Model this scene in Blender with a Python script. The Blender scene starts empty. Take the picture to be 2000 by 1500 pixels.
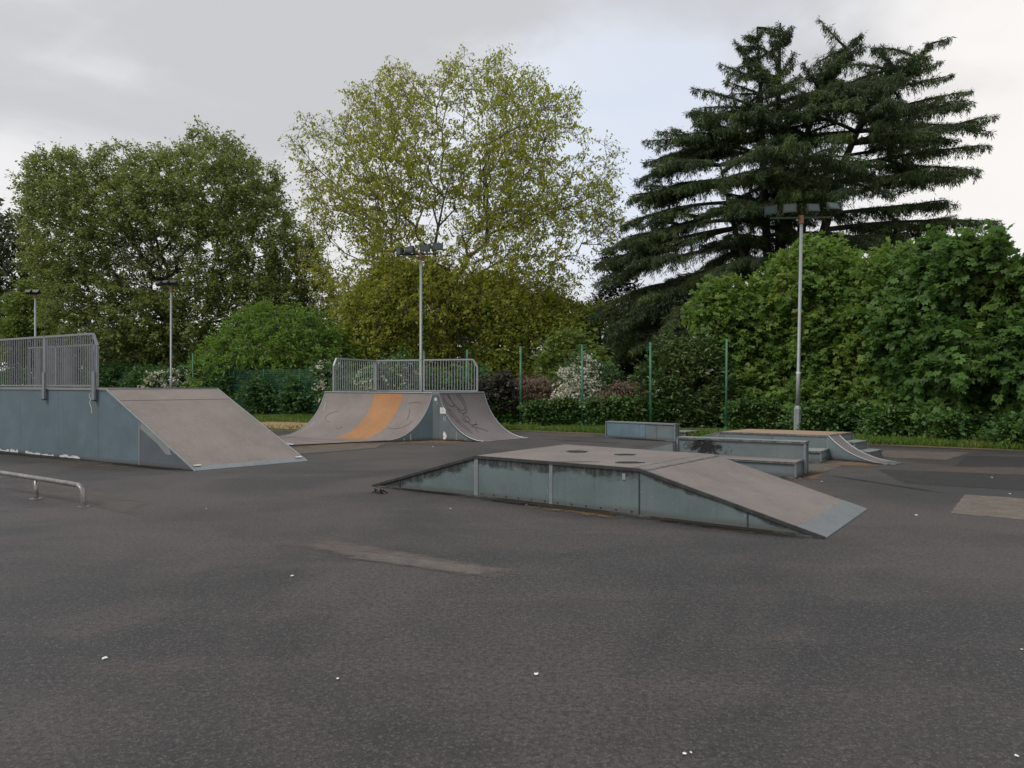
import bpy, math, random
import numpy as np
from math import radians as R, sin, cos, pi, sqrt
from mathutils import Vector, Matrix

S = bpy.context.scene
COL = S.collection
CAMH, F = 1.65, 1450.0          # camera height (m), focal length in 2000-px-wide picture pixels

# ------------------------------------------------------------------ camera
cd = bpy.data.cameras.new('camera'); cam = bpy.data.objects.new('camera', cd); COL.objects.link(cam)
cam.location = (0, 0, CAMH); cam.rotation_euler = (R(90), 0, 0)
cd.sensor_width = 36.0; cd.lens = 36.0 * F / 2000.0
cd.clip_start = 0.05; cd.clip_end = 3000
S.camera = cam
S.view_settings.view_transform = 'Standard'; S.view_settings.look = 'None'
S.view_settings.exposure = 0.0; S.view_settings.gamma = 1.0
try:
    S.cycles.max_bounces = 6; S.cycles.diffuse_bounces = 3; S.cycles.glossy_bounces = 2
    S.cycles.transparent_max_bounces = 12; S.cycles.transmission_bounces = 3
    S.cycles.use_denoising = True
except Exception: pass

# ------------------------------------------------------------------ node helper
class NT:
    def __init__(s, tree):
        s.t = tree; s.n = tree.nodes; s.l = tree.links
    def node(s, typ, **kw):
        x = s.n.new(typ)
        for k, v in kw.items(): setattr(x, k, v)
        return x
    def put(s, sock, v):
        if v is None: return
        if isinstance(v, bpy.types.NodeSocket): s.l.new(v, sock)
        else:
            try: sock.default_value = v
            except Exception: sock.default_value = tuple(v) + (1.0,)
    def pos(s): return s.node('ShaderNodeNewGeometry').outputs['Position']
    def mapping(s, vec, scale=(1,1,1), rot=(0,0,0), loc=(0,0,0)):
        m = s.node('ShaderNodeMapping'); s.put(m.inputs[0], vec)
        m.inputs['Scale'].default_value = scale; m.inputs['Rotation'].default_value = rot; m.inputs['Location'].default_value = loc
        return m.outputs[0]
    def noise(s, vec, scale, detail=3, rough=.55, dist=0):
        x = s.node('ShaderNodeTexNoise'); s.put(x.inputs['Vector'], vec)
        x.inputs['Scale'].default_value = scale; x.inputs['Detail'].default_value = detail
        x.inputs['Roughness'].default_value = rough; x.inputs['Distortion'].default_value = dist
        return x.outputs[0]
    def voro(s, vec, scale, out='Distance'):
        x = s.node('ShaderNodeTexVoronoi'); s.put(x.inputs['Vector'], vec); x.inputs['Scale'].default_value = scale
        return x.outputs[out]
    def ramp(s, fac, lo, hi, a=0., b=1.):
        x = s.node('ShaderNodeMapRange'); x.interpolation_type = 'SMOOTHSTEP'
        s.put(x.inputs[0], fac); x.inputs[1].default_value = lo; x.inputs[2].default_value = hi
        x.inputs[3].default_value = a; x.inputs[4].default_value = b
        return x.outputs[0]
    def math(s, op, a, b=None, c=None):
        x = s.node('ShaderNodeMath', operation=op); s.put(x.inputs[0], a)
        if b is not None: s.put(x.inputs[1], b)
        if c is not None: s.put(x.inputs[2], c)
        return x.outputs[0]
    def mix(s, f, a, b, mode='MIX'):
        x = s.node('ShaderNodeMix', data_type='RGBA', blend_type=mode)
        s.put(x.inputs[0], f); s.put(x.inputs[6], a); s.put(x.inputs[7], b)
        return x.outputs[2]
    def sep(s, v):
        x = s.node('ShaderNodeSeparateXYZ'); s.put(x.inputs[0], v); return x.outputs

# ------------------------------------------------------------------ sky and sun
W = bpy.data.worlds.new('World'); S.world = W; W.use_nodes = True
w = NT(W.node_tree)
for x in list(w.n): w.n.remove(x)
SUN_EL, SUN_AZ = 46.0, -122.0      # azimuth measured from +Y towards +X
sky = w.node('ShaderNodeTexSky', sky_type='NISHITA'); sky.sun_disc = False
sky.sun_elevation = R(SUN_EL); sky.sun_rotation = R(SUN_AZ)
gen = w.node('ShaderNodeTexCoord').outputs['Generated']
sx = w.sep(gen)
stretch = w.mapping(gen, scale=(1.0, 1.0, 2.3), loc=(5.5, 1.1, 3.3))
n1 = w.noise(stretch, 2.2, 5, .5, .5)
n2 = w.noise(stretch, 4.5, 4, .55, .4)
n3 = w.math('ADD', w.math('MULTIPLY', n1, .72), w.math('MULTIPLY', n2, .28))
cloud = w.mix(w.ramp(n3, .38, .60), (.62, .625, .65), (.90, .895, .90))
def patch(dx, dy, dz, lo, hi):
    v = Vector((dx, dy, dz)).normalized()
    d = w.node('ShaderNodeVectorMath', operation='DOT_PRODUCT'); w.put(d.inputs[0], gen); d.inputs[1].default_value = v
    return w.ramp(w.math('ADD', d.outputs['Value'], w.math('MULTIPLY', w.math('SUBTRACT', n3, .5), .22)), lo, hi)
white = patch(950, 1450, 330, .93, 1.0)
white2 = patch(260, 1450, 420, .935, 1.02)
cloud = w.mix(w.math('MULTIPLY', white, .75), cloud, (1.05, 1.0, .95))
cloud = w.mix(w.math('MULTIPLY', white2, .8), cloud, (.80, .88, 1.03))
low = w.ramp(sx[2], .0, .30, 1., 0.)
cloud = w.mix(w.math('MULTIPLY', low, .35), cloud, (.86, .85, .85))
bgc = w.node('ShaderNodeBackground'); w.put(bgc.inputs[0], cloud); bgc.inputs[1].default_value = 1.0
bgs = w.node('ShaderNodeBackground'); w.put(bgs.inputs[0], sky.outputs[0]); bgs.inputs[1].default_value = .1
blue = patch(330, 1450, 600, .955, 1.04)
mx = w.node('ShaderNodeMixShader'); w.put(mx.inputs[0], w.ramp(w.math('MULTIPLY', blue, .30), 0, 1, .04, 1))
w.l.new(bgc.outputs[0], mx.inputs[1]); w.l.new(bgs.outputs[0], mx.inputs[2])
wo = w.node('ShaderNodeOutputWorld'); w.l.new(mx.outputs[0], wo.inputs[0])
try: W.cycles.sampling_method = 'MANUAL'; W.cycles.sample_map_resolution = 256
except Exception: pass

sd = bpy.data.lights.new('sun', 'SUN'); sd.energy = 1.5; sd.angle = R(18); sd.color = (1, .96, .9)
sun = bpy.data.objects.new('sun', sd); COL.objects.link(sun)
v = Vector((sin(R(SUN_AZ))*cos(R(SUN_EL)), cos(R(SUN_AZ))*cos(R(SUN_EL)), sin(R(SUN_EL))))
sun.rotation_euler = v.to_track_quat('Z', 'Y').to_euler()
sun.location = (-20, 5, 30)

# ------------------------------------------------------------------ geometry helpers
def G(u, v, z=0.0):
    """ground (or height z) point seen at picture position u, v of the photograph"""
    y = (CAMH - z) * F / (v - 750.0)
    return Vector(((u - 1000.0) / F * y, y, z))
def XZ(u, v, y): return Vector(((u - 1000.0) / F * y, y, CAMH + (750.0 - v) / F * y))

class MB:
    """collects simple solids into one mesh"""
    def __init__(s): s.v = []; s.f = []
    def add(s, vs, fs):
        o = len(s.v); s.v += [Vector(a) for a in vs]; s.f += [tuple(i + o for i in f) for f in fs]; return s
    def hexa(s, b, t):      # bottom 4, top 4 (same winding)
        n = len(b); fs = [tuple(range(n))[::-1], tuple(range(n, 2*n))]
        for i in range(n): j = (i + 1) % n; fs.append((i, j, n + j, n + i))
        return s.add(list(b) + list(t), fs)
    def extrude(s, poly, vec):
        vec = Vector(vec); return s.hexa([Vector(p) for p in poly], [Vector(p) + vec for p in poly])
    def prism(s, xy, z0, z1):
        return s.hexa([Vector((p[0], p[1], z0)) for p in xy], [Vector((p[0], p[1], z1)) for p in xy])
    def bar(s, p, q, w, h, up=(0,0,1)):
        p, q = Vector(p), Vector(q); d = (q - p).normalized(); up = Vector(up)
        a = d.cross(up)
        if a.length < 1e-4: a = d.cross(Vector((0, 1, 0)))
        a.normalize(); b = a.cross(d).normalized(); a = a * w / 2; b = b * h / 2
        return s.hexa([p - a - b, p + a - b, p + a + b, p - a + b], [q - a - b, q + a - b, q + a + b, q - a + b])
    def tube(s, pts, r, n=8, cap=True):
        pts = [Vector(p) for p in pts]; rs = r if isinstance(r, (list, tuple)) else [r] * len(pts)
        o = len(s.v); ref = None
        for i, p in enumerate(pts):
            d = ((pts[min(i+1, len(pts)-1)] - pts[max(i-1, 0)])).normalized()
            if ref is None:
                ref = d.cross(Vector((0, 0, 1)))
                if ref.length < .1: ref = d.cross(Vector((0, 1, 0)))
            a = (ref - d * ref.dot(d)).normalized(); ref = a; b = d.cross(a)
            for k in range(n):
                t = 2 * pi * k / n; s.v.append(p + (a * cos(t) + b * sin(t)) * rs[i])
        for i in range(len(pts) - 1):
            for k in range(n):
                k2 = (k + 1) % n
                s.f.append((o + i*n + k, o + i*n + k2, o + (i+1)*n + k2, o + (i+1)*n + k))
        if cap:
            s.f.append(tuple(o + k for k in range(n))[::-1]); s.f.append(tuple(o + (len(pts)-1)*n + k for k in range(n)))
        return s
    def build(s, name, mat, parent=None, smooth=False, bevel=0, root=None, origin=None):
        me = bpy.data.meshes.new(name)
        off = Vector((0, 0, 0))
        if parent is not None: off = Vector(root_of(parent).location)
        elif origin is not None: off = Vector(origin)
        me.from_pydata([tuple(a - off) for a in s.v], [], s.f)
        import bmesh
        bm = bmesh.new(); bm.from_mesh(me); bmesh.ops.recalc_face_normals(bm, faces=bm.faces)
        if bevel: bmesh.ops.bevel(bm, geom=list(bm.edges), offset=bevel, segments=1, affect='EDGES', clamp_overlap=True)
        bm.to_mesh(me); bm.free()
        if smooth: me.polygons.foreach_set('use_smooth', [True] * len(me.polygons))
        if mat: me.materials.append(mat)
        o = bpy.data.objects.new(name, me); COL.objects.link(o)
        if parent is not None: o.parent = parent
        else: o.location = off
        return o
def root_of(o):
    while o.parent: o = o.parent
    return o
def tag(o, label=None, cat=None, group=None, kind=None):
    if label: o['label'] = label
    if cat: o['category'] = cat
    if group: o['group'] = group
    if kind: o['kind'] = kind
    return o
def thing(name, loc, label, cat, group=None):
    o = bpy.data.objects.new(name, None); COL.objects.link(o); o.location = loc; o.empty_display_size = .2
    return tag(o, label, cat, group)

# ------------------------------------------------------------------ materials
def mat(name):
    m = bpy.data.materials.new(name); m.use_nodes = True
    t = NT(m.node_tree); b = t.n['Principled BSDF']
    return m, t, b
def bump(t, b, h, strength=.3, dist=.01):
    x = t.node('ShaderNodeBump'); x.inputs['Strength'].default_value = strength; x.inputs['Distance'].default_value = dist
    t.put(x.inputs['Height'], h); t.l.new(x.outputs[0], b.inputs['Normal'])

def m_surface(name, base, ang=0.0, rough=.62):
    """composite riding surface: scuffed along the direction of travel"""
    m, t, b = mat(name); p = t.pos()
    p2 = t.mapping(p, rot=(0, 0, -ang), scale=(.6, 9, 9))
    st = t.noise(p2, 3.2, 6, .7)
    bl = t.noise(p, 1.1, 4, .6)
    fi = t.noise(p, 60, 2, .6)
    c = t.mix(t.ramp(bl, .3, .7), tuple(x * .86 for x in base), tuple(x * 1.12 for x in base))
    c = t.mix(t.math('MULTIPLY', t.ramp(st, .50, .74), .75), c, tuple(min(1, x * 1.5) for x in base))
    c = t.mix(t.math('MULTIPLY', t.ramp(st, .46, .28), .6), c, tuple(x * .55 for x in base))
    c = t.mix(t.math('MULTIPLY', t.ramp(fi, .35, .7), .16), c, tuple(x * .6 for x in base))
    t.put(b.inputs['Base Color'], c); t.put(b.inputs['Roughness'], t.ramp(st, .3, .7, rough - .08, rough + .1))
    bump(t, b, t.math('ADD', fi, st), .15, .003)
    return m
def m_panel(name, base, grime=.35, stain=None, noise_scale=1.0, line=None):
    """painted steel / ply panel. stain=(z_top, depth, amount): soot band with its own ragged outline"""
    m, t, b = mat(name); p = t.pos(); z = t.sep(p)[2]
    bl = t.noise(p, 1.6 * noise_scale, 5, .6)
    sp = t.noise(p, 38, 3, .7)
    drip = t.noise(t.mapping(p, scale=(9, 9, .7)), 2.0, 4, .65)
    c = t.mix(t.ramp(bl, .32, .7), tuple(x * .86 for x in base), tuple(x * 1.1 for x in base))
    c = t.mix(t.math('MULTIPLY', t.ramp(drip, .5, .75), grime), c, tuple(x * .6 for x in base))
    c = t.mix(t.math('MULTIPLY', t.ramp(sp, .62, .72), .35), c, (.42, .45, .43))
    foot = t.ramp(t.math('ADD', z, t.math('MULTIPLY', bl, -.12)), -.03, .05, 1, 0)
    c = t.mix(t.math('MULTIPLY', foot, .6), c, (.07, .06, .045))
    if stain:
        zt, dep, amt = stain
        big = t.noise(t.mapping(p, scale=(1, 1, 1.6)), 2.3, 5, .62, .4)
        if line: zt = t.math('ADD', t.math('MULTIPLY', t.sep(p)[0], line[0]), line[1])
        edge = t.math('ADD', t.math('SUBTRACT', z, zt), t.math('MULTIPLY', t.math('SUBTRACT', big, .5), dep * 2.4))
        s = t.math('MULTIPLY', t.ramp(edge, -dep*.75, -dep * .35), t.math('MULTIPLY', t.ramp(drip, .3, .6, .55, 1.), amt))
        c = t.mix(s, c, (.018, .019, .018))
    t.put(b.inputs['Base Color'], c); t.put(b.inputs['Roughness'], t.ramp(bl, .3, .7, .5, .72))
    bump(t, b, sp, .12, .002)
    return m
def m_simple(name, base, rough=.5, metal=0., var=.25, sc=6.):
    m, t, b = mat(name); p = t.pos(); n = t.noise(p, sc, 5, .65)
    c = t.mix(t.ramp(n, .3, .7), tuple(x * (1 - var) for x in base), tuple(min(1, x * (1 + var)) for x in base))
    t.put(b.inputs['Base Color'], c); b.inputs['Roughness'].default_value = rough; b.inputs['Metallic'].default_value = metal
    return m
def m_galv(name='galvanised_steel', base=(.33, .36, .37), metal=.35):
    m, t, b = mat(name); p = t.pos()
    v = t.voro(p, 34, 'Color'); n = t.noise(p, 4, 4, .6)
    g = t.sep(v)[0]
    c = t.mix(t.math('MULTIPLY', g, .35), base, tuple(x * .7 for x in base))
    c = t.mix(t.math('MULTIPLY', t.ramp(n, .45, .75), .4), c, tuple(x * .6 for x in base))
    t.put(b.inputs['Base Color'], c); b.inputs['Metallic'].default_value = metal; b.inputs['Roughness'].default_value = .45
    return m
SURF = (.245, .205, .19)
M = {}
M['surf_box'] = m_surface('riding_surface_box', (.20, .174, .158), math.atan2(-1.65, 2.11))
M['surf_bank'] = m_surface('riding_surface_bank', (.222, .188, .168), math.atan2(-1.4, 2.6))
M['surf_left'] = m_surface('riding_surface_left_pipe', (.20, .17, .157), math.atan2(-1.4, -1.1))
M['surf_right'] = m_surface('riding_surface_right_pipe', (.165, .146, .14), math.atan2(-.7, 1.35))
M['surf_yellow'] = m_surface('riding_surface_ochre', (.34, .165, .06), math.atan2(-1.4, -1.1))
M['surf_brown'] = m_surface('deck_board_brown', (.34, .23, .16), math.atan2(-1.3, 2.05))
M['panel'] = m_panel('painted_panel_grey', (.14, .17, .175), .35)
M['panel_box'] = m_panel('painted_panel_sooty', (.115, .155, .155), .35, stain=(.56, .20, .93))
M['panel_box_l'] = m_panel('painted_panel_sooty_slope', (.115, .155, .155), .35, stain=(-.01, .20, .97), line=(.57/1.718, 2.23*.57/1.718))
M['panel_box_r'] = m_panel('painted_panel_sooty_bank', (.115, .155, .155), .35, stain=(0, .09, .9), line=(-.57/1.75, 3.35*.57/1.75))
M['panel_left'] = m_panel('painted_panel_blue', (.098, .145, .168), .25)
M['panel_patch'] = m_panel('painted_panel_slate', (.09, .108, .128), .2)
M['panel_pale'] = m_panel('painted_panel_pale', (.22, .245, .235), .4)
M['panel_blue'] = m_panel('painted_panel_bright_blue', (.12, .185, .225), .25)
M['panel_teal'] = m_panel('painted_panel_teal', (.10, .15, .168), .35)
M['galv'] = m_galv()
M['galv_dark'] = m_galv('weathered_steel', (.25, .27, .28), .4)
M['lip'] = m_galv('lip_plate_steel', (.25, .275, .29), .5)
M['edge'] = m_simple('black_edge_trim', (.03, .031, .03), .55, 0, .4, 12)
M['edge_grey'] = m_simple('worn_edge_trim', (.12, .125, .125), .5, .2, .5, 9)
M['soot'] = m_simple('soot', (.012, .012, .012), .8)
M['green_post'] = m_simple('green_painted_post', (.04, .16, .095), .5, 0, .35, 3)
M['wire'] = m_simple('green_mesh_wire', (.035, .14, .09), .6)
M['pole'] = m_galv('lamp_pole_steel', (.30, .33, .335), .2)
M['housing'] = m_simple('floodlight_housing', (.022, .024, .026), .45)
M['rust'] = m_simple('rusty_bracket', (.28, .14, .07), .7)
m_, t_, b_ = mat('floodlight_glass'); b_.inputs['Base Color'].default_value = (.045, .07, .066, 1); b_.inputs['Roughness'].default_value = .12; M['glass'] = m_
M['paper'] = m_simple('white_paper', (.75, .75, .73), .7, 0, .1)
M['ink'] = m_simple('grey_print', (.35, .35, .36), .7)
M['white'] = m_simple('flaked_white_paint', (.55, .56, .55), .6, 0, .2, 14)
M['graffiti'] = m_simple('black_marker_paint', (.05, .045, .052), .5)
M['graffiti_faint'] = m_simple('faded_marker_paint', (.12, .10, .105), .6)
M['rail'] = m_simple('worn_rail_steel', (.26, .24, .23), .38, .55, .35, 8)
M['black'] = m_simple('black_plastic', (.01, .01, .012), .4)
M['can'] = m_simple('crushed_can_paint', (.45, .42, .55), .35, .3)

def m_leaf(name, c1, c2, c3=None, trans=.35, rough=.55, clump=.35, amt3=.5):
    m = bpy.data.materials.new(name); m.use_nodes = True; t = NT(m.node_tree)
    for x in list(t.n): t.n.remove(x)
    at = t.node('ShaderNodeAttribute'); at.attribute_name = 'tint'
    c = t.mix(at.outputs['Fac'], c1, c2)
    p = t.pos()
    if c3 is not None:
        c = t.mix(t.math('MULTIPLY', t.ramp(t.noise(p, clump, 3, .6), .48, .66), amt3), c, c3)
    d = t.node('ShaderNodeBsdfPrincipled'); t.put(d.inputs['Base Color'], c); d.inputs['Roughness'].default_value = rough
    d.inputs['Specular IOR Level'].default_value = .35
    tr = t.node('ShaderNodeBsdfTranslucent'); t.put(tr.inputs[0], t.mix(.5, c, (c2[0]*1.3, c2[1]*1.3, c2[2]*.7)))
    mx = t.node('ShaderNodeMixShader'); mx.inputs[0].default_value = trans
    t.l.new(d.outputs[0], mx.inputs[1]); t.l.new(tr.outputs[0], mx.inputs[2])
    o = t.node('ShaderNodeOutputMaterial'); t.l.new(mx.outputs[0], o.inputs[0])
    return m
def m_bark(name, base):
    m, t, b = mat(name); p = t.pos(); n = t.noise(t.mapping(p, scale=(3, 3, .8)), 5, 5, .7)
    t.put(b.inputs['Base Color'], t.mix(t.ramp(n, .3, .7), tuple(x * .6 for x in base), tuple(x * 1.4 for x in base)))
    b.inputs['Roughness'].default_value = .9
    bump(t, b, n, .5, .03)
    return m
M['bark'] = m_bark('bark', (.07, .058, .045))
M['bark_pale'] = m_bark('bark_pale', (.13, .115, .09))
M['bark_cedar'] = m_bark('bark_cedar', (.035, .03, .027))
# ------------------------------------------------------------------ the setting: ground
def sheet(name, pts, z, m, kind='structure'):
    mb = MB(); mb.add([Vector((p[0], p[1], z)) for p in pts], [tuple(range(len(pts)))])
    o = mb.build(name, m); tag(o, kind=kind); return o

# asphalt edge (far side), left to right
EDGE = [(-60, 31), (-26, 29.5), (-12, 27.2), (-7.9, 26.3), (-3, 26.6), (.7, 26.0), (3.0, 24.5), (6.5, 22.4), (10, 20.1), (12.6, 18.35), (20, 13.2), (40, -2)]
def m_ground():
    m, t, b = mat('rough_grass_ground'); p = t.pos(); n = t.noise(p, .9, 5, .65); f = t.noise(p, 25, 4, .7)
    c = t.mix(t.ramp(n, .35, .65), (.045, .075, .02), (.09, .10, .035))
    c = t.mix(t.math('MULTIPLY', t.ramp(f, .45, .7), .6), c, (.12, .10, .05))
    t.put(b.inputs['Base Color'], c); b.inputs['Roughness'].default_value = .95; bump(t, b, f, .8, .04); return m
def m_asphalt():
    m, t, b = mat('worn_asphalt'); p = t.pos()
    g1 = t.voro(p, 85, 'Distance'); g1c = t.sep(t.voro(p, 85, 'Color'))[0]
    g2 = t.noise(p, 110, 4, .8); g3 = t.noise(p, 28, 5, .75)
    big = t.noise(p, .33, 5, .6, .5); mid = t.noise(p, 1.3, 5, .62)
    strk = t.noise(t.mapping(p, rot=(0, 0, R(35)), scale=(.25, 1.6, 1)), 1.2, 5, .6)
    c = t.mix(t.ramp(mid, .3, .7), (.034, .0315, .030), (.050, .046, .044))
    c = t.mix(t.math('MULTIPLY', t.ramp(big, .44, .62), .75), c, (.090, .076, .069))
    c = t.mix(t.math('MULTIPLY', t.ramp(strk, .48, .70), .6), c, (.10, .082, .072))
    c = t.mix(t.math('MULTIPLY', t.ramp(big, .50, .40), .65), c, (.023, .023, .026))
    c = t.mix(t.math('MULTIPLY', t.ramp(g1c, .60, 1.0), .75), c, (.12, .108, .10))
    c = t.mix(t.math('MULTIPLY', t.ramp(g2, .52, .34), .85), c, (.012, .012, .013))
    c = t.mix(t.math('MULTIPLY', t.ramp(g3, .54, .40), .7), c, (.017, .017, .018))
    sp = t.noise(p, 31, 2, .5); c = t.mix(t.math('MULTIPLY', t.ramp(sp, .74, .78), .6), c, (.20, .17, .14))
    gum = t.voro(p, 1.4, 'Distance'); c = t.mix(t.math('MULTIPLY', t.ramp(gum, .035, .02), .6), c, (.014, .013, .013))
    cr = t.node('ShaderNodeTexVoronoi', feature='DISTANCE_TO_EDGE'); t.put(cr.inputs['Vector'], t.math('ADD', 0, 0) if False else p); cr.inputs['Scale'].default_value = .16
    wob = t.noise(p, 2.5, 4, .7); c = t.mix(t.math('MULTIPLY', t.ramp(t.math('ADD', cr.outputs[0], t.math('MULTIPLY', wob, .012)), .0085, .0065), .0), c, (.015, .014, .014))
    t.put(b.inputs['Base Color'], c); b.inputs['Roughness'].default_value = .6
    b.inputs['Specular IOR Level'].default_value = .55
    bump(t, b, t.math('ADD', g2, t.math('MULTIPLY', g1, .7)), .55, .006); return m
M['ground'] = m_ground(); M['asphalt'] = m_asphalt()
sheet('ground', [(-900, -300), (900, -300), (900, 1500), (-900, 1500)], -.01, M['ground'])
sheet('asphalt', [(-60, -12), (40, -12)] + EDGE[::-1], .0, M['asphalt'])

def m_decal(name, base, opac, edge=.12, nz=.5, nscale=6., thr=.0, gran=True):
    m = bpy.data.materials.new(name); m.use_nodes = True; t = NT(m.node_tree); b = t.n['Principled BSDF']
    uv = t.sep(t.node('ShaderNodeUVMap').outputs[0]); p = t.pos()
    a = t.math('MINIMUM', t.math('MINIMUM', uv[0], t.math('SUBTRACT', 1., uv[0])), t.math('MINIMUM', uv[1], t.math('SUBTRACT', 1., uv[1])))
    n = t.noise(p, nscale, 6, .68)
    e = t.math('ADD', a, t.math('MULTIPLY', t.math('SUBTRACT', n, .5 + thr), nz))
    al = t.math('MULTIPLY', t.ramp(e, 0., edge), opac)
    # no alpha right at the border of the sheet, so its outline never shows
    al = t.math('MULTIPLY', al, t.ramp(a, 0., .04 if edge > .03 else .004))
    g = t.noise(p, 120, 3, .75)
    if gran: al = t.math('MULTIPLY', al, t.ramp(g, .36, .56, .45, 1))
    t.put(b.inputs['Alpha'], al)
    t.put(b.inputs['Base Color'], t.mix(t.ramp(n, .3, .7), tuple(x * .8 for x in base), tuple(x * 1.2 for x in base)))
    b.inputs['Roughness'].default_value = .65; bump(t, b, g, .4, .004)
    return m
DZ = [.0]
def decal(name, corners, m, z=None, kind='structure', div=1):
    """flat patch on the asphalt, corners in order; uv runs 0..1 across it"""
    if z is None: DZ[0] += .0006; z = .003 + DZ[0]
    P = [Vector((c[0], c[1], z)) for c in corners]
    me = bpy.data.meshes.new(name); N = 6; vs = []; fs = []; uvs = []
    for i in range(N + 1):
        for j in range(N + 1):
            a, b_ = i / N, j / N
            vs.append(tuple(P[0]*(1-a)*(1-b_) + P[1]*a*(1-b_) + P[2]*a*b_ + P[3]*(1-a)*b_)); uvs.append((a, b_))
    for i in range(N):
        for j in range(N): k = i*(N+1)+j; fs.append((k, k+N+1, k+N+2, k+1))
    me.from_pydata(vs, [], fs); ul = me.uv_layers.new(name='UVMap')
    for l in me.loops: ul.data[l.index].uv = uvs[l.vertex_index]
    me.materials.append(m); o = bpy.data.objects.new(name, me); COL.objects.link(o); tag(o, kind=kind); return o
def V3(q): return Vector((q[0], q[1], 0))
def gp(*uv): return [G(a, b) for a, b in uv]
D_sand = m_decal('sandy_dirt', (.21, .135, .075), .72, .35, 1.0, 7., .02)
D_shadow = m_decal('contact_shadow_line', (.016, .014, .012), .85, .3, .7, 7., gran=False)  # near-black colour for painted contact shadow
D_sand2 = m_decal('sandy_dust', (.12, .095, .07), .45, .4, .9, 3.)
D_pale = m_decal('pale_worn_asphalt', (.17, .145, .12), .75, .06, .22, 3.)
D_pale2 = m_decal('dusty_asphalt_band', (.125, .105, .09), .6, .25, .5, 2.)
D_red = m_decal('reddish_worn_paint', (.16, .13, .118), .7, .3, .3, 4.)
D_grey = m_decal('pale_worn_paint', (.17, .15, .138), .75, .25, .25, 4.)
D_dark = m_decal('newer_asphalt', (.045, .043, .044), .6, .06, .12, 3.)
D_seam = m_decal('asphalt_seam', (.02, .018, .018), .7, .3, .5, 5.)
D_conc = m_decal('concrete_patch', (.20, .17, .14), .85, .025, .06, 4.)
# worn patches of the asphalt
decal('asphalt_patch', gp((1853, 1003), (1882, 966), (2080, 978), (2080, 1023)), D_conc)
decal('asphalt_patch', gp((1712, 893), (1712, 879), (1905, 884), (1850, 899)), D_pale)
decal('asphalt_patch', gp((1770, 922), (1775, 907), (2080, 919), (2080, 935)), D_pale2)
decal('asphalt_patch', gp((1855, 912), (1882, 890), (2080, 893), (2080, 914)), D_dark)
decal('asphalt_patch', gp((1760, 945), (1700, 915), (2080, 930), (2080, 965)), D_dark)
decal('asphalt_patch', gp((1480, 931), (1590, 905), (1650, 909), (1590, 930)), D_pale)
decal('asphalt_patch', gp((1030, 853), (1060, 844), (1190, 848), (1180, 857)), D_pale2)
decal('worn_marking', gp((505, 1059), (602, 1044), (1035, 1119), (985, 1142)), D_red)
decal('worn_marking', gp((640, 1088), (640, 1070), (1030, 1116), (990, 1135)), D_grey)
decal('worn_marking', gp((0, 955), (0, 925), (330, 985), (300, 1020)), D_pale2)
decal('asphalt_seam', gp((1588, 925), (1590, 923), (1872, 966), (1868, 969)), D_seam)
decal('asphalt_seam', gp((1050, 858), (1050, 857), (1230, 866), (1230, 868)), D_seam)
# sand and dirt that has gathered along the foot of the ramps and the asphalt's edge, then painted contact shadow
decal('dirt_and_shadow_patch', gp((535, 884), (550, 868), (760, 858), (750, 873)), D_sand)
decal('dirt_and_shadow_patch', gp((560, 890), (570, 876), (760, 866), (735, 876)), D_pale)
decal('dirt_and_shadow_patch', gp((745, 870), (750, 858), (960, 858), (950, 868)), D_sand)
decal('dirt_and_shadow_patch', gp((1010, 992), (1040, 978), (1250, 1006), (1230, 1020)), D_sand)
decal('dirt_and_shadow_patch', gp((1240, 1016), (1255, 1004), (1600, 1046), (1580, 1058)), D_sand2)
decal('dirt_and_shadow_patch', gp((1550, 940), (1560, 918), (1620, 926), (1600, 940)), D_sand)
decal('dirt_and_shadow_patch', gp((1595, 914), (1605, 898), (1740, 902), (1730, 914)), D_sand)
decal('dirt_and_shadow_patch', gp((0, 905), (0, 880), (300, 908), (290, 925)), D_sand2)
for (a, b_) in zip(EDGE[1:-1], EDGE[2:]):
    A, B = Vector(a + (0,)), Vector(b_ + (0,)); d = (B - A).normalized(); n = Vector((-d.y, d.x, 0))
    decal('dirt_and_shadow_patch', [A - d*.6 - n*.55, A - d*.6 + n*.2, B + d*.6 + n*.2, B + d*.6 - n*.55], D_sand)
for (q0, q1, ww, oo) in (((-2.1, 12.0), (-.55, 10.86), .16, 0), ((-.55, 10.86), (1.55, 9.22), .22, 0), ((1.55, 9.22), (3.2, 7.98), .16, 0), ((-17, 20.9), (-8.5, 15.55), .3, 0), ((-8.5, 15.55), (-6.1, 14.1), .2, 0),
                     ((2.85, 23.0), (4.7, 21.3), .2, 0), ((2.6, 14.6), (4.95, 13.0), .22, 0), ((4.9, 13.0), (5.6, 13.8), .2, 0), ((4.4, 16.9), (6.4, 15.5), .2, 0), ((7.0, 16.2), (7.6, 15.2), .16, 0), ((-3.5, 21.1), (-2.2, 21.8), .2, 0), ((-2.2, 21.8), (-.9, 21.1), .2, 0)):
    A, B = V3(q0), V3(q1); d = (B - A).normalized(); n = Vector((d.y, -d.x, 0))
    decal('dirt_and_shadow_patch', [A - d*.1 + n*ww, A - d*.1 - n*ww*.7, B + d*.1 - n*ww*.7, B + d*.1 + n*ww], D_shadow)  # contact shadow painted as ragged dark strips along ramp and box bases
# bare sandy ground behind the mini ramp, between it and the left fence
decal('dirt_and_shadow_patch', [(-16, 27.5), (-16, 33.5), (-5.5, 32.5), (-4.5, 26.5)], m_decal('bare_sandy_soil', (.33, .22, .11), .95, .12, .8, 1.6, gran=False), z=.006)

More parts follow.
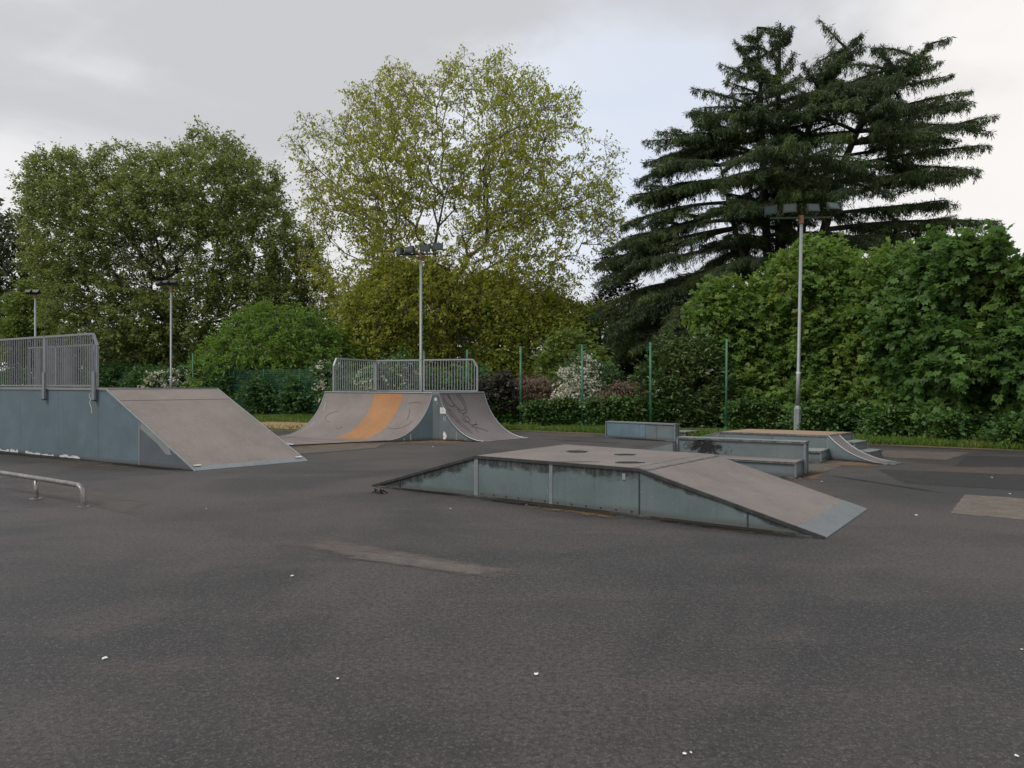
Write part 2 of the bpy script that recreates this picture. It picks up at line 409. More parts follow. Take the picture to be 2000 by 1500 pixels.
# ------------------------------------------------------------------ grind box with two banks (nearest ramp)
V = Vector
def up(p, z): return V((p[0], p[1], z))
def lerp(a, b, t): return V(a) * (1 - t) + V(b) * t
N0, N1, N2, N3 = V((-2.23, 12.0, 0)), V((-.512, 10.92, 0)), V((1.6, 9.27, 0)), V((3.35, 7.92, 0))
F1, F2, F3 = V((.934, 12.9, 0)), V((3.01, 11.11, 0)), V((4.68, 9.77, 0)); F0 = F1 + (N0 - N1)
H = .6
box = thing('ramp_box', N2, 'low grey box ramp, flat top with a sloping bank at each end, nearest ramp', 'skate ramp')
th = .022
def slab(a, b, c, d, t_=th): # top corners -> slab below them
    k = V((0, 0, -t_)); return MB().hexa([a + k, b + k, c + k, d + k], [a, b, c, d])
e = .006
slab(up(N1, H), up(N2, H), up(F2, H), up(F1, H)).build('deck', M['surf_box'], box)
tl = .865
P3, Q3 = lerp(up(N2, H), up(N3, e), tl), lerp(up(F2, H), up(F3, e), tl)
slab(up(N2, H - .001), P3, Q3, up(F2, H - .001)).build('bank', M['surf_box'], box)
slab(up(N0, e), up(N1, H - .001), up(F1, H - .001), up(F0, e)).build('bank', M['surf_box'], box)
lp = slab(P3 + V((0,0,.004)), up(N3, .01), up(F3, .01), Q3 + V((0,0,.004)), .01).build('lip_plate', M['lip'], box)
# steel strip over the crease
n_d = (N2 - N1).normalized()
slab(up(N2, H + .004) - n_d*.09, lerp(up(N2, H), up(N3, 0), .045) + V((0,0,.005)), lerp(up(F2, H), up(F3, 0), .045) + V((0,0,.005)), up(F2, H + .004) - n_d*.09, .006).build('crease_strip', M['edge_grey'], box)
outw = V((-.63, -.777, 0))       # towards the viewer's side of the long face
def near_panel(poly, m, name='side_panel', o=.0, t=.02): return MB().extrude([V(p) + outw * o for p in poly], outw * t).build(name, m, box)
zt = H - .03
# body frame behind
MB().hexa([N0 - outw*.03, N3 - outw*.03, F3 + outw*.02, F0 + outw*.02], [up(N0, .001) - outw*.03, up(N3, .001) - outw*.03, up(F3, .001) + outw*.02, up(F0, .001) + outw*.02]).build('base_frame', M['edge'], box)
mid = lerp(N1, N2, .5)
g = .02
near_panel([up(lerp(N0, N1, .06), .01), up(lerp(N0,N1,.985), .02), up(lerp(N0,N1,.985), zt - .02), up(lerp(N0, N1, .06), .015)], M['panel_box_l'])
near_panel([up(lerp(N1, mid, .03), .02), up(lerp(N1, mid, .98), .02), up(lerp(N1, mid, .98), zt), up(lerp(N1, mid, .03), zt)], M['panel_box'])
near_panel([up(lerp(mid, N2, .02), .02), up(lerp(mid, N2, .996), .02), up(lerp(mid, N2, .996), zt), up(lerp(mid, N2, .02), zt)], M['panel_box'])
near_panel([up(lerp(N2, N3, .003), .02), up(lerp(N2, N3, .95), .01), up(lerp(N2, N3, .95), .018), up(lerp(N2, N3, .003), zt - .005)], M['panel_box_r'])
for q, ww in ((N1, .075), (mid, .055), (N2, .014)):
    MB().bar(q + outw*.018 + V((0,0,.0)), up(q, zt) + outw*.018, .022, ww, up=n_d).build('frame_post', M['galv_dark'] if ww > .04 else M['edge'], box)
# thin joint on the right bank's side and the left one
for a, b_, t in ((N2, N3, .62), (N1, N0, .72)):
    q = lerp(a, b_, t); MB().bar(q + outw*.024, up(q, (zt) * (1 - t)) + outw*.024, .012, .012, up=n_d).build('panel_joint', M['edge'], box)
for a, b_ in ((up(N0, .005), up(N1, H - .02)), (up(N1, H - .02), up(N2, H - .02)), (up(N2, H - .02), up(N3, .005))):
    MB().bar(a + outw*.03, b_ + outw*.03, .032, .038).build('edge_trim', M['edge'], box)
for a, b_ in ((N0, N1), (N1, N2), (N2, N3)):
    MB().bar(up(a, .012) + outw*.03, up(b_, .012) + outw*.03, .02, .02).build('foot_trim', M['edge_grey'], box)
# far and end faces
MB().extrude([up(F0, 0), up(F3, 0), up(F2, zt), up(F1, zt)], outw * .02).build('side_panel', M['panel'], box)
# small plate on the long face
q = lerp(mid, N2, .84); MB().bar(up(q, zt - .13) + outw*.027, up(q, zt - .05) + outw*.027, .008, .045, up=n_d).build('badge_plate', M['galv'], box)
bolts = MB()
for a, b_ in ((N1, mid), (mid, N2)):
    for k in range(6):
        q = lerp(a, b_, .08 + .168*k)
        bolts.tube([up(q, .05) + outw*.02, up(q, .05) + outw*.028], .012, 6); bolts.tube([up(q, zt - .04) + outw*.02, up(q, zt - .04) + outw*.028], .009, 6)
tag(bolts.build('bolts', M['edge'], box), kind='stuff')
def ell(c, rx, ry, z, ang=0, n=26, seed=0, jit=.15):
    rg = random.Random(seed); pts = []
    for k in range(n):
        a = 2*pi*k/n; r = 1 + rg.uniform(-jit, jit)
        x, y = rx*cos(a)*r, ry*sin(a)*r; pts.append(V((c[0] + x*cos(ang) - y*sin(ang), c[1] + x*sin(ang) + y*cos(ang), z)))
    return pts
for k, (u, v_, rx, ry) in enumerate(((1127, 882, .16, .19), (1221, 888, .16, .13), (1229, 903.5, .19, .13), (1130, 902, .30, .06))):
    c = G(u, v_, H); MB().extrude(ell(c, rx, ry, H + .001, seed=k), (0, 0, .003)).build('scorch_mark', M['soot'] if k < 3 else M['edge_grey'], box)

def screws(root, a, b, c, d, nu, nv, off=.0015):
    mb = MB(); nr = (b - a).cross(d - a).normalized(); nr = nr if nr.z > 0 else -nr
    for i in range(nu + 1):
        for j in range(nv + 1):
            p = lerp(lerp(a, b, i/nu*.96 + .02), lerp(d, c, i/nu*.96 + .02), j/nv*.96 + .02); mb.tube([p, p + nr*off], .006, 5)
    return tag(mb.build('screws', M['edge'], root), kind='stuff')
screws(box, up(N1, H), up(N2, H), up(F2, H), up(F1, H), 8, 4); screws(box, up(N2, H), P3, Q3, up(F2, H), 4, 5)
# ------------------------------------------------------------------ tall bank ramp with platform (left)
BH = 1.55
A0 = V((-8.5, 15.6, 0)); A1 = V((-5.97, 14.07, 0)); wv = V((1.6, 1.77, 0)); dv = (A0 - V((-12.6, 18.2, 0)))
dn = (A1 - A0).normalized(); dpl = dv.normalized()
LFT = A0 - dpl * 9.0
ramp = thing('bank_ramp', A0, 'tall blue-grey platform ramp with a steep brown bank and grey railing at the left edge', 'skate ramp')
ow = V((-.53, -.85, 0)).normalized()
slab(up(LFT, BH), up(A0, BH), up(A0 + wv, BH), up(LFT + wv, BH), .03).build('platform', M['surf_bank'], ramp)
pl = .955
a, b_, c, d = up(A0, BH), lerp(up(A0, BH), up(A1, .008), pl), lerp(up(A0 + wv, BH), up(A1 + wv, .008), pl), up(A0 + wv, BH)
slab(a, b_, c, d, .03).build('bank', M['surf_bank'], ramp)
slab(b_ + V((0,0,.003)), up(A1, .01) , up(A1 + wv, .01), c + V((0,0,.003)), .008).build('lip_plate', M['lip'], ramp)
screws(ramp, a, b_, c, d, 5, 6, .002)
# joint across the bank near its top
t0, t1 = .165, .17
slab(lerp(a, b_, t0) + V((0,0,.002)), lerp(a, b_, t1) + V((0,0,.002)), lerp(d, c, t1) + V((0,0,.002)), lerp(d, c, t0) + V((0,0,.002)), .004).build('panel_joint', M['edge'], ramp)
# white corner plates on the lip
for f0 in (.01, .93):
    p0 = lerp(b_, c, f0); p1 = lerp(b_, c, f0 + .06); k = (V((A1.x, A1.y, 0)) - up(b_, 0)) * .35
    slab(p0 - k*.5 + V((0,0,.03)), p0 + k*.5 + V((0,0,.012)), p1 + k*.5 + V((0,0,.012)), p1 - k*.5 + V((0,0,.03)), .004).build('corner_plate', M['white'], ramp)
def lp_panel(poly, m, name='side_panel', o=0, t=.02): return MB().extrude([V(p) + ow*o for p in poly], ow*t).build(name, m, ramp)
cuts = [9.0, 7.2, 5.4, 3.7, 1.95, .32]
for i in range(len(cuts) - 1):
    p, q = A0 - dpl*cuts[i], A0 - dpl*(cuts[i+1] + .004)
    lp_panel([up(p, .015), up(q, .015), up(q, BH - .035), up(p, BH - .035)], M['panel_left'])
tb = .395
p, q = A0 - dpl*.316, A0; r_ = lerp(A0, A1, tb)
lp_panel([up(p, .015), up(q, .015), up(r_, .015), up(r_, BH*(1-tb) - .05), up(q, BH - .035), up(p, BH - .035)], M['panel_left'])
r2 = lerp(A0, A1, tb + .004); r3 = lerp(A0, A1, .97)
sl = lp_panel([up(r2, .015), up(r3, .005), up(r3, .02), up(r2, BH*(1-tb) - .055)], M['panel_patch'])
# pale painted strips on the slate panel
def onb(t, z, o=.0225): return up(lerp(A0, A1, t), z) + ow*o
MB().extrude([onb(tb+.005, BH*(1-tb)-.18), onb(tb+.20, .47), onb(tb+.29, .27), onb(tb+.35, .27), onb(tb+.32, .43), onb(tb+.01, BH*(1-tb)-.07)], ow*.002).build('paint_patch', M['panel_pale'], ramp)
MB().extrude([onb(tb-.012, .02), onb(tb+.004, .02), onb(tb+.004, BH*(1-tb)-.06), onb(tb-.012, BH*(1-tb)-.04)], ow*.004).build('panel_joint', M['galv_dark'], ramp)
# edges
MB().bar(up(LFT, BH - .016) + ow*.03, up(A0, BH - .016) + ow*.03, .022, .034).build('edge_trim', M['galv_dark'], ramp)
MB().bar(up(A0, BH - .012) + ow*.028, up(A1, .0) + ow*.028, .02, .03).build('edge_trim', M['galv'], ramp)
MB().bar(up(A0 + wv, BH - .003), up(A1 + wv, .005), .03, .02).build('edge_trim', M['galv'], ramp)
MB().bar(up(A0, BH + .004), up(A0 + wv, BH + .004), .05, .014).build('edge_trim', M['galv'], ramp)
MB().extrude([up(LFT+wv, 0), up(A1+wv, 0), up(A0+wv, BH - .035), up(LFT+wv, BH - .035)], ow*.02).build('side_panel', M['panel_left'], ramp)
# flaked white paint along the foot
rg = random.Random(4)
for (s0, s1, hh) in ((5.0, 4.25, .06), (4.2, 3.8, .09), (3.45, 2.75, .07), (2.7, 2.15, .05), (1.9, 1.05, .06)):
    n = 9; top = []; bot = []
    for k in range(n):
        s_ = s0 + (s1 - s0)*k/(n-1); z0 = .018 + rg.uniform(0, .012); bot.append(up(A0 - dpl*s_, z0) + ow*.022)
        top.append(up(A0 - dpl*s_, z0 + hh*rg.uniform(.25, 1.0)) + ow*.022)
    mb = MB()
    for k in range(n-1): mb.extrude([bot[k], bot[k+1], top[k+1], top[k]], ow*.002)
    mb.build('flaked_paint', M['white'], ramp)
# scribble
mb = MB(); sp = [(-.62, 1.46), (-.66, 1.38), (-.60, 1.33), (-.65, 1.25), (-.60, 1.17), (-.56, 1.10), (-.57, 1.02)]
for (s0, z0), (s1, z1) in zip(sp, sp[1:]): mb.bar(up(A0 + dpl*s0, z0) + ow*.024, up(A0 + dpl*s1, z1) + ow*.024, .004, .018, up=dpl)
mb.build('scribble', M['white'], ramp)

def guard_rail(root, a, b, z0, z1, nb, m, chamfer_a=0, chamfer_b=0, r=.022, pr=.028, bar=.009, thickpost=True):
    """one railing panel from plan point a to b: frame with balusters as sub-parts"""
    a, b = up(a, 0), up(b, 0); d = (b - a).normalized(); L = (b - a).length
    mb = MB(); ch = .16
    pa = [up(a, z0), up(a, z1 - (ch*1.6 if chamfer_a else 0))] + ([] if not chamfer_a else []) + [up(a + d*(ch if chamfer_a else 0), z1)]
    pb = [up(b - d*(ch if chamfer_b else 0), z1), up(b, z1 - (ch*1.6 if chamfer_b else 0)), up(b, z0)]
    path = pa + pb; mb2 = []
    for p, q in zip(path, path[1:]):
        if (q - p).length > .001: mb.bar(p, q, r*2, r*2, up=(d.y, -d.x, 0))
    mb.bar(up(a, z0 + .02), up(b, z0 + .02), r*1.6, r*1.6)
    fr = mb.build('guard_rail', m, root)
    for k in range(1, nb + 1):
        t = k / (nb + 1); p = a + d*L*t
        zz = z1
        if chamfer_a and t*L < ch: zz = z1 - ch*1.6*(1 - t*L/ch)
        if chamfer_b and (1-t)*L < ch: zz = z1 - ch*1.6*(1 - (1-t)*L/ch)
        MB().tube([up(p, z0 + .03), up(p, zz - .01)], bar, 5).build('baluster', m, fr)
    return fr
# railing on the near edge; posts are bolted down the outside of the panel
ra = A0 - dpl*.42
for (s0, s1, nb, ca) in ((.30, 2.45, 22, 1), (2.5, 5.0, 22, 0), (5.05, 7.5, 12, 0)):
    guard_rail(ramp, A0 - dpl*s1 + ow*.05, A0 - dpl*s0 + ow*.05, BH + .04, BH + 1.17, nb, M['galv_dark'], 0, ca, bar=.014)
for s0 in (.38, 2.47, 5.02):
    p = A0 - dpl*s0 + ow*.085
    MB().bar(up(p, BH - .24), up(p, BH + .36), .035, .11, up=dpl).build('rail_bracket', M['galv_dark'], ramp)
    MB().bar(up(p, BH - .25) - dpl*.05, up(p, BH - .25) + dpl*.06, .05, .03).build('bracket_foot', M['edge'], ramp)
# second railing along the back of the platform
for (s0, s1, nb, ca) in ((5.2, 7.3, 18, 1), (7.35, 8.9, 12, 0)):
    guard_rail(ramp, A0 + wv*1.0 - dpl*s1, A0 + wv*1.0 - dpl*s0, BH + .04, BH + 1.17, nb, M['galv_dark'], 0, ca, bar=.014)

# ------------------------------------------------------------------ quarter pipes meeting at a corner
PH = 1.38; FZ = .04
CN, CF = V((-2.34, 21.9, 0)), V((-6.17, 24.5, 0)); FN, FF = V((-3.56, 21.2, 0)), V((-7.15, 23.0, 0))
CN2, CF2 = V((-2.16, 21.9, 0)), V((-.88, 23.3, 0)); FN2, FF2 = V((-.80, 21.15, 0)), V((.47, 22.55, 0))
hip = thing('quarter_pipe', CN, 'curved quarter pipes meeting at a corner under a galvanised railing, with an orange stripe', 'skate ramp')
THM = R(73)
def qp(Cn, Cf, Fn, Ff, s, t, zf, off=0.0):
    """s 0 near..1 far along coping, t 0 foot..1 coping"""
    th_ = THM * t; fx = sin(th_) / sin(THM); z = zf + (PH - zf) * (1 - cos(th_)) / (1 - cos(THM))
    c, f = lerp(Cn, Cf, s), lerp(Fn, Ff, s); p = lerp(f, c, fx); nrm = (f - c).normalized()
    return V((p.x, p.y, z)) + (nrm * sin(th_) + V((0, 0, cos(th_)))) * off
def pipe_surface(name, A, s0, s1, m, zf, t0=0., t1=1.):
    nt, ns = 24, 4; mb = MB()
    for lay in (0.0, -.02):
        for i in range(nt + 1):
            for j in range(ns + 1): mb.v.append(qp(*A, s0 + (s1-s0)*j/ns, t0 + (t1-t0)*i/nt, zf, lay))
    def id_(l, i, j): return l*(nt+1)*(ns+1) + i*(ns+1) + j
    for i in range(nt):
        for j in range(ns):
            mb.f.append((id_(0,i,j), id_(0,i,j+1), id_(0,i+1,j+1), id_(0,i+1,j))); mb.f.append((id_(1,i,j), id_(1,i+1,j), id_(1,i+1,j+1), id_(1,i,j+1)))
        mb.f.append((id_(0,i,0), id_(0,i+1,0), id_(1,i+1,0), id_(1,i,0))); mb.f.append((id_(0,i,ns), id_(1,i,ns), id_(1,i+1,ns), id_(0,i+1,ns)))
    for j in range(ns):
        mb.f.append((id_(0,0,j), id_(1,0,j), id_(1,0,j+1), id_(0,0,j+1))); mb.f.append((id_(0,nt,j), id_(0,nt,j+1), id_(1,nt,j+1), id_(1,nt,j)))
    o = mb.build(name, m, hip, smooth=True)
    try: o.data.set_sharp_from_angle(angle=R(40))
    except Exception: pass
    return o
AL = (CN, CF, FN, FF); AR = (CN2, CF2, FN2, FF2)
pipe_surface('curved_surface', AL, 0, .25, M['surf_left'], FZ)
tag(pipe_surface('curved_surface', AL, .2505, .51, M['surf_yellow'], FZ), 'orange painted strip of curved riding surface')
pipe_surface('curved_surface', AL, .5105, 1, M['surf_left'], FZ)
pipe_surface('curved_surface', AR, 0, 1, M['surf_right'], .012)
# flat bottom sheet in front of the left pipe
flo = [FN, G(578, 868.5, FZ), G(430, 874, FZ), G(400, 848, FZ), FF]
MB().prism([(p.x, p.y) for p in flo], FZ - .03, FZ).build('flat_bottom', M['surf_left'], hip)
for p, q in zip([flo[0], flo[1]], [flo[1], flo[2]]): MB().bar(up(p, .02) + V((0,-.01,0)), up(q, .02) + V((0,-.01,0)), .03, .045).build('edge_trim', M['edge'], hip)
jt = MB(); 
for s_ in (.35, .62):
    p, q = lerp(flo[0], flo[1], s_*1.0), lerp(flo[4], flo[3], s_*.7); jt.bar(up(p, FZ + .001), up(q, FZ + .001), .02, .003)
jt.build('sheet_joints', M['edge'], hip)
# platform
R1, R2, R3, R4 = V((-5.92, 24.65, 0)), V((-4.99, 27.1, 0)), V((-3.16, 26.3, 0)), V((-1.2, 25.7, 0))
MB().prism([(p.x, p.y) for p in (CF, CN, CN2, CF2, R4, R3, R2, R1)], PH - .05, PH - .004).build('platform', M['surf_left'], hip)
for a, b_ in ((CF, CN), (CN2, CF2)):
    MB().tube([up(a, PH + .005), up(b_, PH + .005)], .026, 8).build('coping', M['galv_dark'], hip)
MB().bar(up(CN, PH - .02), up(CN2, PH - .02), .03, .05).build('coping', M['galv_dark'], hip)
# side panels under the curves
def side(A, s, m, t0, t1, o, name='side_panel', zf=0.):
    n = 12; top = [qp(*A, s, t0 + (t1-t0)*i/n, zf, -.022) for i in range(n+1)]; vec = V(o)
    poly = [up(top[0], .01)] + top + [up(top[-1], .01)] if top[0].z > .02 else top + [up(top[-1], .01)]
    return MB().extrude(poly, vec).build(name, m, hip)
oL = V((-.05, -1, 0)).normalized() * .02
side(AL, 0, M['panel_teal'], .06, .28, oL, zf=FZ); side(AL, 0, M['panel_teal'], .283, .40, oL, zf=FZ); side(AL, 0, M['panel_teal'], .403, 1, oL, zf=FZ)
oR = V((-.4, -.9, 0)).normalized() * .02
side(AR, 0, M['panel'], .06, .30, oR); side(AR, 0, M['panel'], .303, .47, oR); side(AR, 0, M['panel'], .473, 1, oR)
MB().extrude([up(CN, .01), up(CN2, .01), up(CN2, PH - .045), up(CN, PH - .045)], (0, -.03, 0)).build('corner_panel', M['panel'], hip)
for A, s, ts, oo in ((AL, 0, (.2815, .4015), oL), (AR, 0, (.3015, .4715), oR)):
    for t in ts:
        p = qp(*A, s, t, .0); MB().bar(up(p, .01) + oo*1.2, up(p, p.z - .05) + oo*1.2, .03, .012, up=(0, 1, 0)).build('panel_joint', M['galv'], hip)
for A, zf in ((AL, FZ), (AR, .012)):
    for s in (0.0, 1.0):
        MB().tube([qp(*A, s, i/24, zf, .004) for i in range(25)], .014, 6).build('edge_trim', M['galv'], hip)
# far closing walls
for a, b_ in ((CF, R1), (R1, R2), (R2, R3), (R3, R4), (R4, CF2)):
    MB().extrude([up(a, .01), up(b_, .01), up(b_, PH - .055), up(a, PH - .055)], ((a+b_)*.5 - V((-3.2, 24.3, 0))).normalized()*.02).build('back_panel', M['panel_teal'], hip)
side(AR, 1, M['panel'], .06, 1, V((.5, .8, 0)).normalized()*.02); side(AL, 1, M['panel_teal'], .06, 1, V((-.5, .8, 0)).normalized()*.02, zf=FZ)
# lip plates of the right pipe
for s0 in (.0, .82):
    p, q = qp(*AR, s0, .0, .012), qp(*AR, s0 + .18, .0, .012); k = (FN2 - CN2).normalized()
    slab(up(p + k*.12, .014), up(q + k*.12, .014), up(q - k*.12, .028), up(p - k*.12, .028), .006).build('lip_plate', M['lip'], hip)
# graffiti: strokes of marker lying on the curved surface, (s, t) from near/foot to far/coping
def strokes(A, name, lines, m, zf, w):
    mb = MB()
    for ln in lines:
        n = len(ln); pts = []
        for i in range(n - 1):        # catmull-rom
            p0, p1, p2, p3 = ln[max(i-1, 0)], ln[i], ln[i+1], ln[min(i+2, n-1)]
            for k in range(6):
                t = k / 6
                pts.append(tuple(.5*((2*p1[j]) + (-p0[j]+p2[j])*t + (2*p0[j]-5*p1[j]+4*p2[j]-p3[j])*t*t + (-p0[j]+3*p1[j]-3*p2[j]+p3[j])*t**3) for j in (0, 1)))
        pts.append(ln[-1]); mb.tube([qp(*A, a, b, zf, .003) for a, b in pts], w, 4)
    return mb.build(name, m, hip)
strokes(AR, 'graffiti', [
    [(.10, .99), (.07, .93), (.12, .86), (.20, .82), (.24, .86), (.20, .93), (.16, .99)],
    [(.20, .99), (.22, .90), (.30, .80), (.40, .76), (.46, .82), (.42, .92), (.36, .98)],
    [(.42, .99), (.48, .92), (.50, .82), (.44, .74), (.34, .72), (.28, .78)],
    [(.38, .72), (.30, .66), (.28, .60), (.36, .58), (.42, .63), (.38, .68), (.32, .62), (.36, .54), (.46, .52), (.50, .57)],
    [(.34, .50), (.42, .47), (.52, .42), (.56, .36)], [(.40, .47), (.36, .42), (.34, .37)], [(.36, .50), (.44, .53), (.50, .52)],
], M['graffiti'], .012, .010)
strokes(AR, 'scuff_mark', [[(.05, .9), (.10, .78), (.08, .7), (.15, .6), (.14, .5)], [(.12, .8), (.16, .7), (.20, .55), (.22, .42)], [(.1, .62), (.17, .48), (.2, .35)], [(.06,.8),(.12,.66),(.13,.56),(.19,.44)]], M['graffiti_faint'], .012, .012)
strokes(AL, 'graffiti', [[(.80, .52), (.86, .56), (.88, .64), (.84, .70), (.78, .71)], [(.15, .78), (.13, .70), (.12, .62)], [(.22, .45), (.14, .44), (.08, .52), (.07, .6)], [(.18, .86), (.10, .88), (.06, .86)], [(.68, .42), (.66, .38), (.63, .43)]], M['graffiti_faint'], FZ, .008)
strokes(AL, 'scuff_mark', [[(.96, .86), (.945, .72)], [(.955, .5), (.945, .42)]], M['white'], FZ, .007)
# notice, stickers and torn poster on the corner
def on_right(t, z, o=.024): p = lerp(CN2, FN2, t); return up(p, z) + oR.normalized()*o
MB().extrude([on_right(.04, .78), on_right(.165, .78), on_right(.165, .90), on_right(.13, .96), on_right(.04, .96)], oR*.2).build('notice', M['paper'], hip)
mb = MB()
for k in range(5): mb.bar(on_right(.06, .94 - k*.03, .0295), on_right(.115 if k < 2 else .14, .94 - k*.03, .0295), .003, .006)
mb.build('notice_text', M['ink'], hip)
MB().extrude([on_right(.11, .03), on_right(.16, .02), on_right(.19, .10), on_right(.18, .2), on_right(.165, .17), on_right(.155, .25), on_right(.14, .22), on_right(.12, .27), on_right(.115, .2), on_right(.10, .19), on_right(.12, .12)], oR*.3).build('torn_sticker', M['paper'], hip)
MB().extrude([V(p) for p in ell((0, 0), .035, .05, 0, n=10)], (0, 0, .003))
mb = MB(); c = up(lerp(CN, CN2, .5), 1.2) + V((0, -.032, 0)); mb.extrude([c + V((.035*cos(a), 0, .055*sin(a))) for a in [k*pi/5 for k in range(10)]], (0, -.003, 0)); mb.build('sticker', M['paper'], hip)
rg = random.Random(2); mb = MB()
for k in range(9):
    c = V((lerp(CN, CN2, rg.uniform(.3, .9)).x, 21.9 - .032, rg.uniform(.98, 1.12))); mb.bar(c, c + V((rg.uniform(-.03, .03), 0, rg.uniform(-.03, .03))), .004, .012, up=(1, 0, 0))
mb.build('sticker_scraps', M['ink'], hip)
mb = MB()
for a, z0, z1 in ((.115, .58, .68), (.15, .55, .70)): mb.bar(on_right(a, z0), on_right(a + .004, z1), .004, .012, up=(1, 0, 0))
mb.build('scratches', M['white'], hip)
# railing: three panels
guard_rail(hip, R1, R2, PH + .01, PH + 1.12, 19, M['galv'], 1, 0, r=.027, bar=.014)
guard_rail(hip, R2 + V((.05, -.02, 0)), R3 - V((.05, -.02, 0)), PH + .01, PH + 1.12, 20, M['galv'], 0, 0, r=.027, bar=.014)
guard_rail(hip, R3 + V((.05, -.02, 0)), R4, PH + .01, PH + 1.12, 18, M['galv'], 0, 1, r=.027, bar=.014)

# ------------------------------------------------------------------ blue wall box
def quad_frame(P, D, Nn): return lambda a, b, z=0.: V((P.x + D.x*a + Nn.x*b, P.y + D.y*a + Nn.y*b, z))
def framed_box(root, f, a0, a1, b0, b1, z1, top, sidem, joints=(), trim=None, sm=None):
    """box with top board, panels, corner posts and edge trims in the plan frame f"""
    trim = trim or M['edge_grey']
    c = [f(a0, b0), f(a1, b0), f(a1, b1), f(a0, b1)]
    MB().prism([(p.x, p.y) for p in [f(a0+.02, b0+.02), f(a1-.02, b0+.02), f(a1-.02, b1-.02), f(a0+.02, b1-.02)]], .01, z1 - .03).build('body', sidem, root)
    MB().prism([(p.x, p.y) for p in c], z1 - .026, z1).build('top_board', top, root)
    for i in range(4):
        p, q = c[i], c[(i+1) % 4]; d = (q - p).normalized(); n = V((d.y, -d.x, 0))
        MB().bar(up(p, z1 - .018) + n*.008, up(q, z1 - .018) + n*.008, .018, .036).build('edge_trim', trim, root)
        MB().bar(up(p, .014) + n*.004, up(q, .014) + n*.004, .016, .028).build('foot_trim', trim, root)
        MB().bar(up(p + d*.016, .03), up(p + d*.016, z1 - .037), .034, .034, up=d).build('corner_post', M['galv_dark'], root)
    for j in joints:
        MB().bar(f(j, b0 + .012, .03), f(j, b0 + .012, z1 - .037), .02, .014, up=(1, 0, 0)).build('panel_joint', M['galv_dark'], root)
P = G(1183, 854); Q = G(1318, 862); D = (Q - P).normalized(); Nn = V((-D.y, D.x, 0)); L = (Q - P).length
f = quad_frame(P, D, Nn)
wb = thing('wall_box', P, 'narrow upright box, left half blue and right half grey, standing before the ivy', 'skate box')
framed_box(wb, f, 0, L, 0, .25, .5, M['panel_pale'], M['panel'], trim=M['galv_dark'])
MB().extrude([f(.05, .015, .04), f(1.42, .015, .04), f(1.42, .015, .46), f(.05, .015, .46)], -Nn*.01).build('painted_half', M['panel_blue'], wb)
for k in range(1, 4): MB().bar(f(k*L/4, .004, .04), f(k*L/4, .004, .46), .006, .006).build('panel_joint', M['edge_grey'], wb)
lb = thing('low_box', G(1322, 853), 'very low grey box half hidden by the right end of the blue wall box', 'skate box')
f = quad_frame(G(1306, 852), D, Nn); framed_box(lb, f, 0, .55, .05, .9, .16, M['panel_pale'], M['panel'])

# ------------------------------------------------------------------ bench-like ledge with tall back
WR = V((5.3, 13.45, 0)); WL = V((3.26, 14.7, 0)); D = (WR - WL).normalized(); Nn = V((-D.y, D.x, 0)); Nn = (Nn*.8 + V((.6, .8, 0))*.2).normalized()
f = quad_frame(WL, D, Nn); L = (WR - WL).length
bench = thing('ledge_bench', WL, 'two-level grey ledge with soot marks on its high back, behind the nearest box ramp', 'skate ledge')
sootp = m_panel('scorched_panel', (.165, .21, .215), .35)
framed_box(bench, f, 0, L, 0, .36, .6, M['panel_pale'], M['panel'])
framed_box(bench, f, -.2, L - .03, -.62, -.004, .285, M['surf_box'], M['panel'])
# soot on the back: separate ragged flame marks on the panel
rg = random.Random(7)
mb = MB()
for k in range(34):
    cx = .15 + abs(rg.gauss(.45, .25)); cz = rg.gauss(.42, .055) - .03; rr = rg.uniform(.015, .055)
    if cz > .54 or cz < .31: continue
    mb.extrude([f(cx + rr*1.6*cos(a)*rg.uniform(.6, 1.2), -.0 , cz + rr*sin(a)*rg.uniform(.5, 1.3)) for a in [i*2*pi/9 for i in range(9)]], Nn * -(.002 + k*.0001))
def m_soot():
    m, t, b = mat('soot_smear'); p = t.pos(); n = t.noise(t.mapping(p, scale=(1, 1, 1.5)), 9, 6, .75)
    x0 = f(.55, 0); d = t.node('ShaderNodeVectorMath', operation='DISTANCE'); t.put(d.inputs[0], t.mapping(p, scale=(1, 1, 2.6), loc=(0, 0, -.43*1.6*0)))
    d.inputs[1].default_value = (x0.x, x0.y, .43*2.6)
    e = t.math('ADD', d.outputs['Value'], t.math('MULTIPLY', t.math('SUBTRACT', n, .5), 1.5))
    t.put(b.inputs['Alpha'], t.math('MULTIPLY', t.ramp(e, .42, .02), .9)); b.inputs['Base Color'].default_value = (.014, .013, .013, 1); b.inputs['Roughness'].default_value = .8
    return m
MB().extrude([f(.02, .014, .30), f(1.5, .014, .30), f(1.5, .014, .56), f(.02, .014, .56)], Nn*-.003).build('soot_smear', m_soot(), bench)
# kicker running down from the left end of the back
kz = .49; kl = 1.9
kb = [f(-.01, -.2), f(-.01, .6), f(-kl, .6), f(-kl, -.2)]
MB().hexa([up(p, .005) for p in kb], [up(kb[0], kz), up(kb[1], kz), up(kb[2], .012), up(kb[3], .012)]).build('kicker_ramp', M['panel'], bench)
slab(up(kb[3], .03), up(kb[0], kz + .02), up(kb[1], kz + .02), up(kb[2], .03), .012).build('kicker_surface', M['surf_box'], bench)

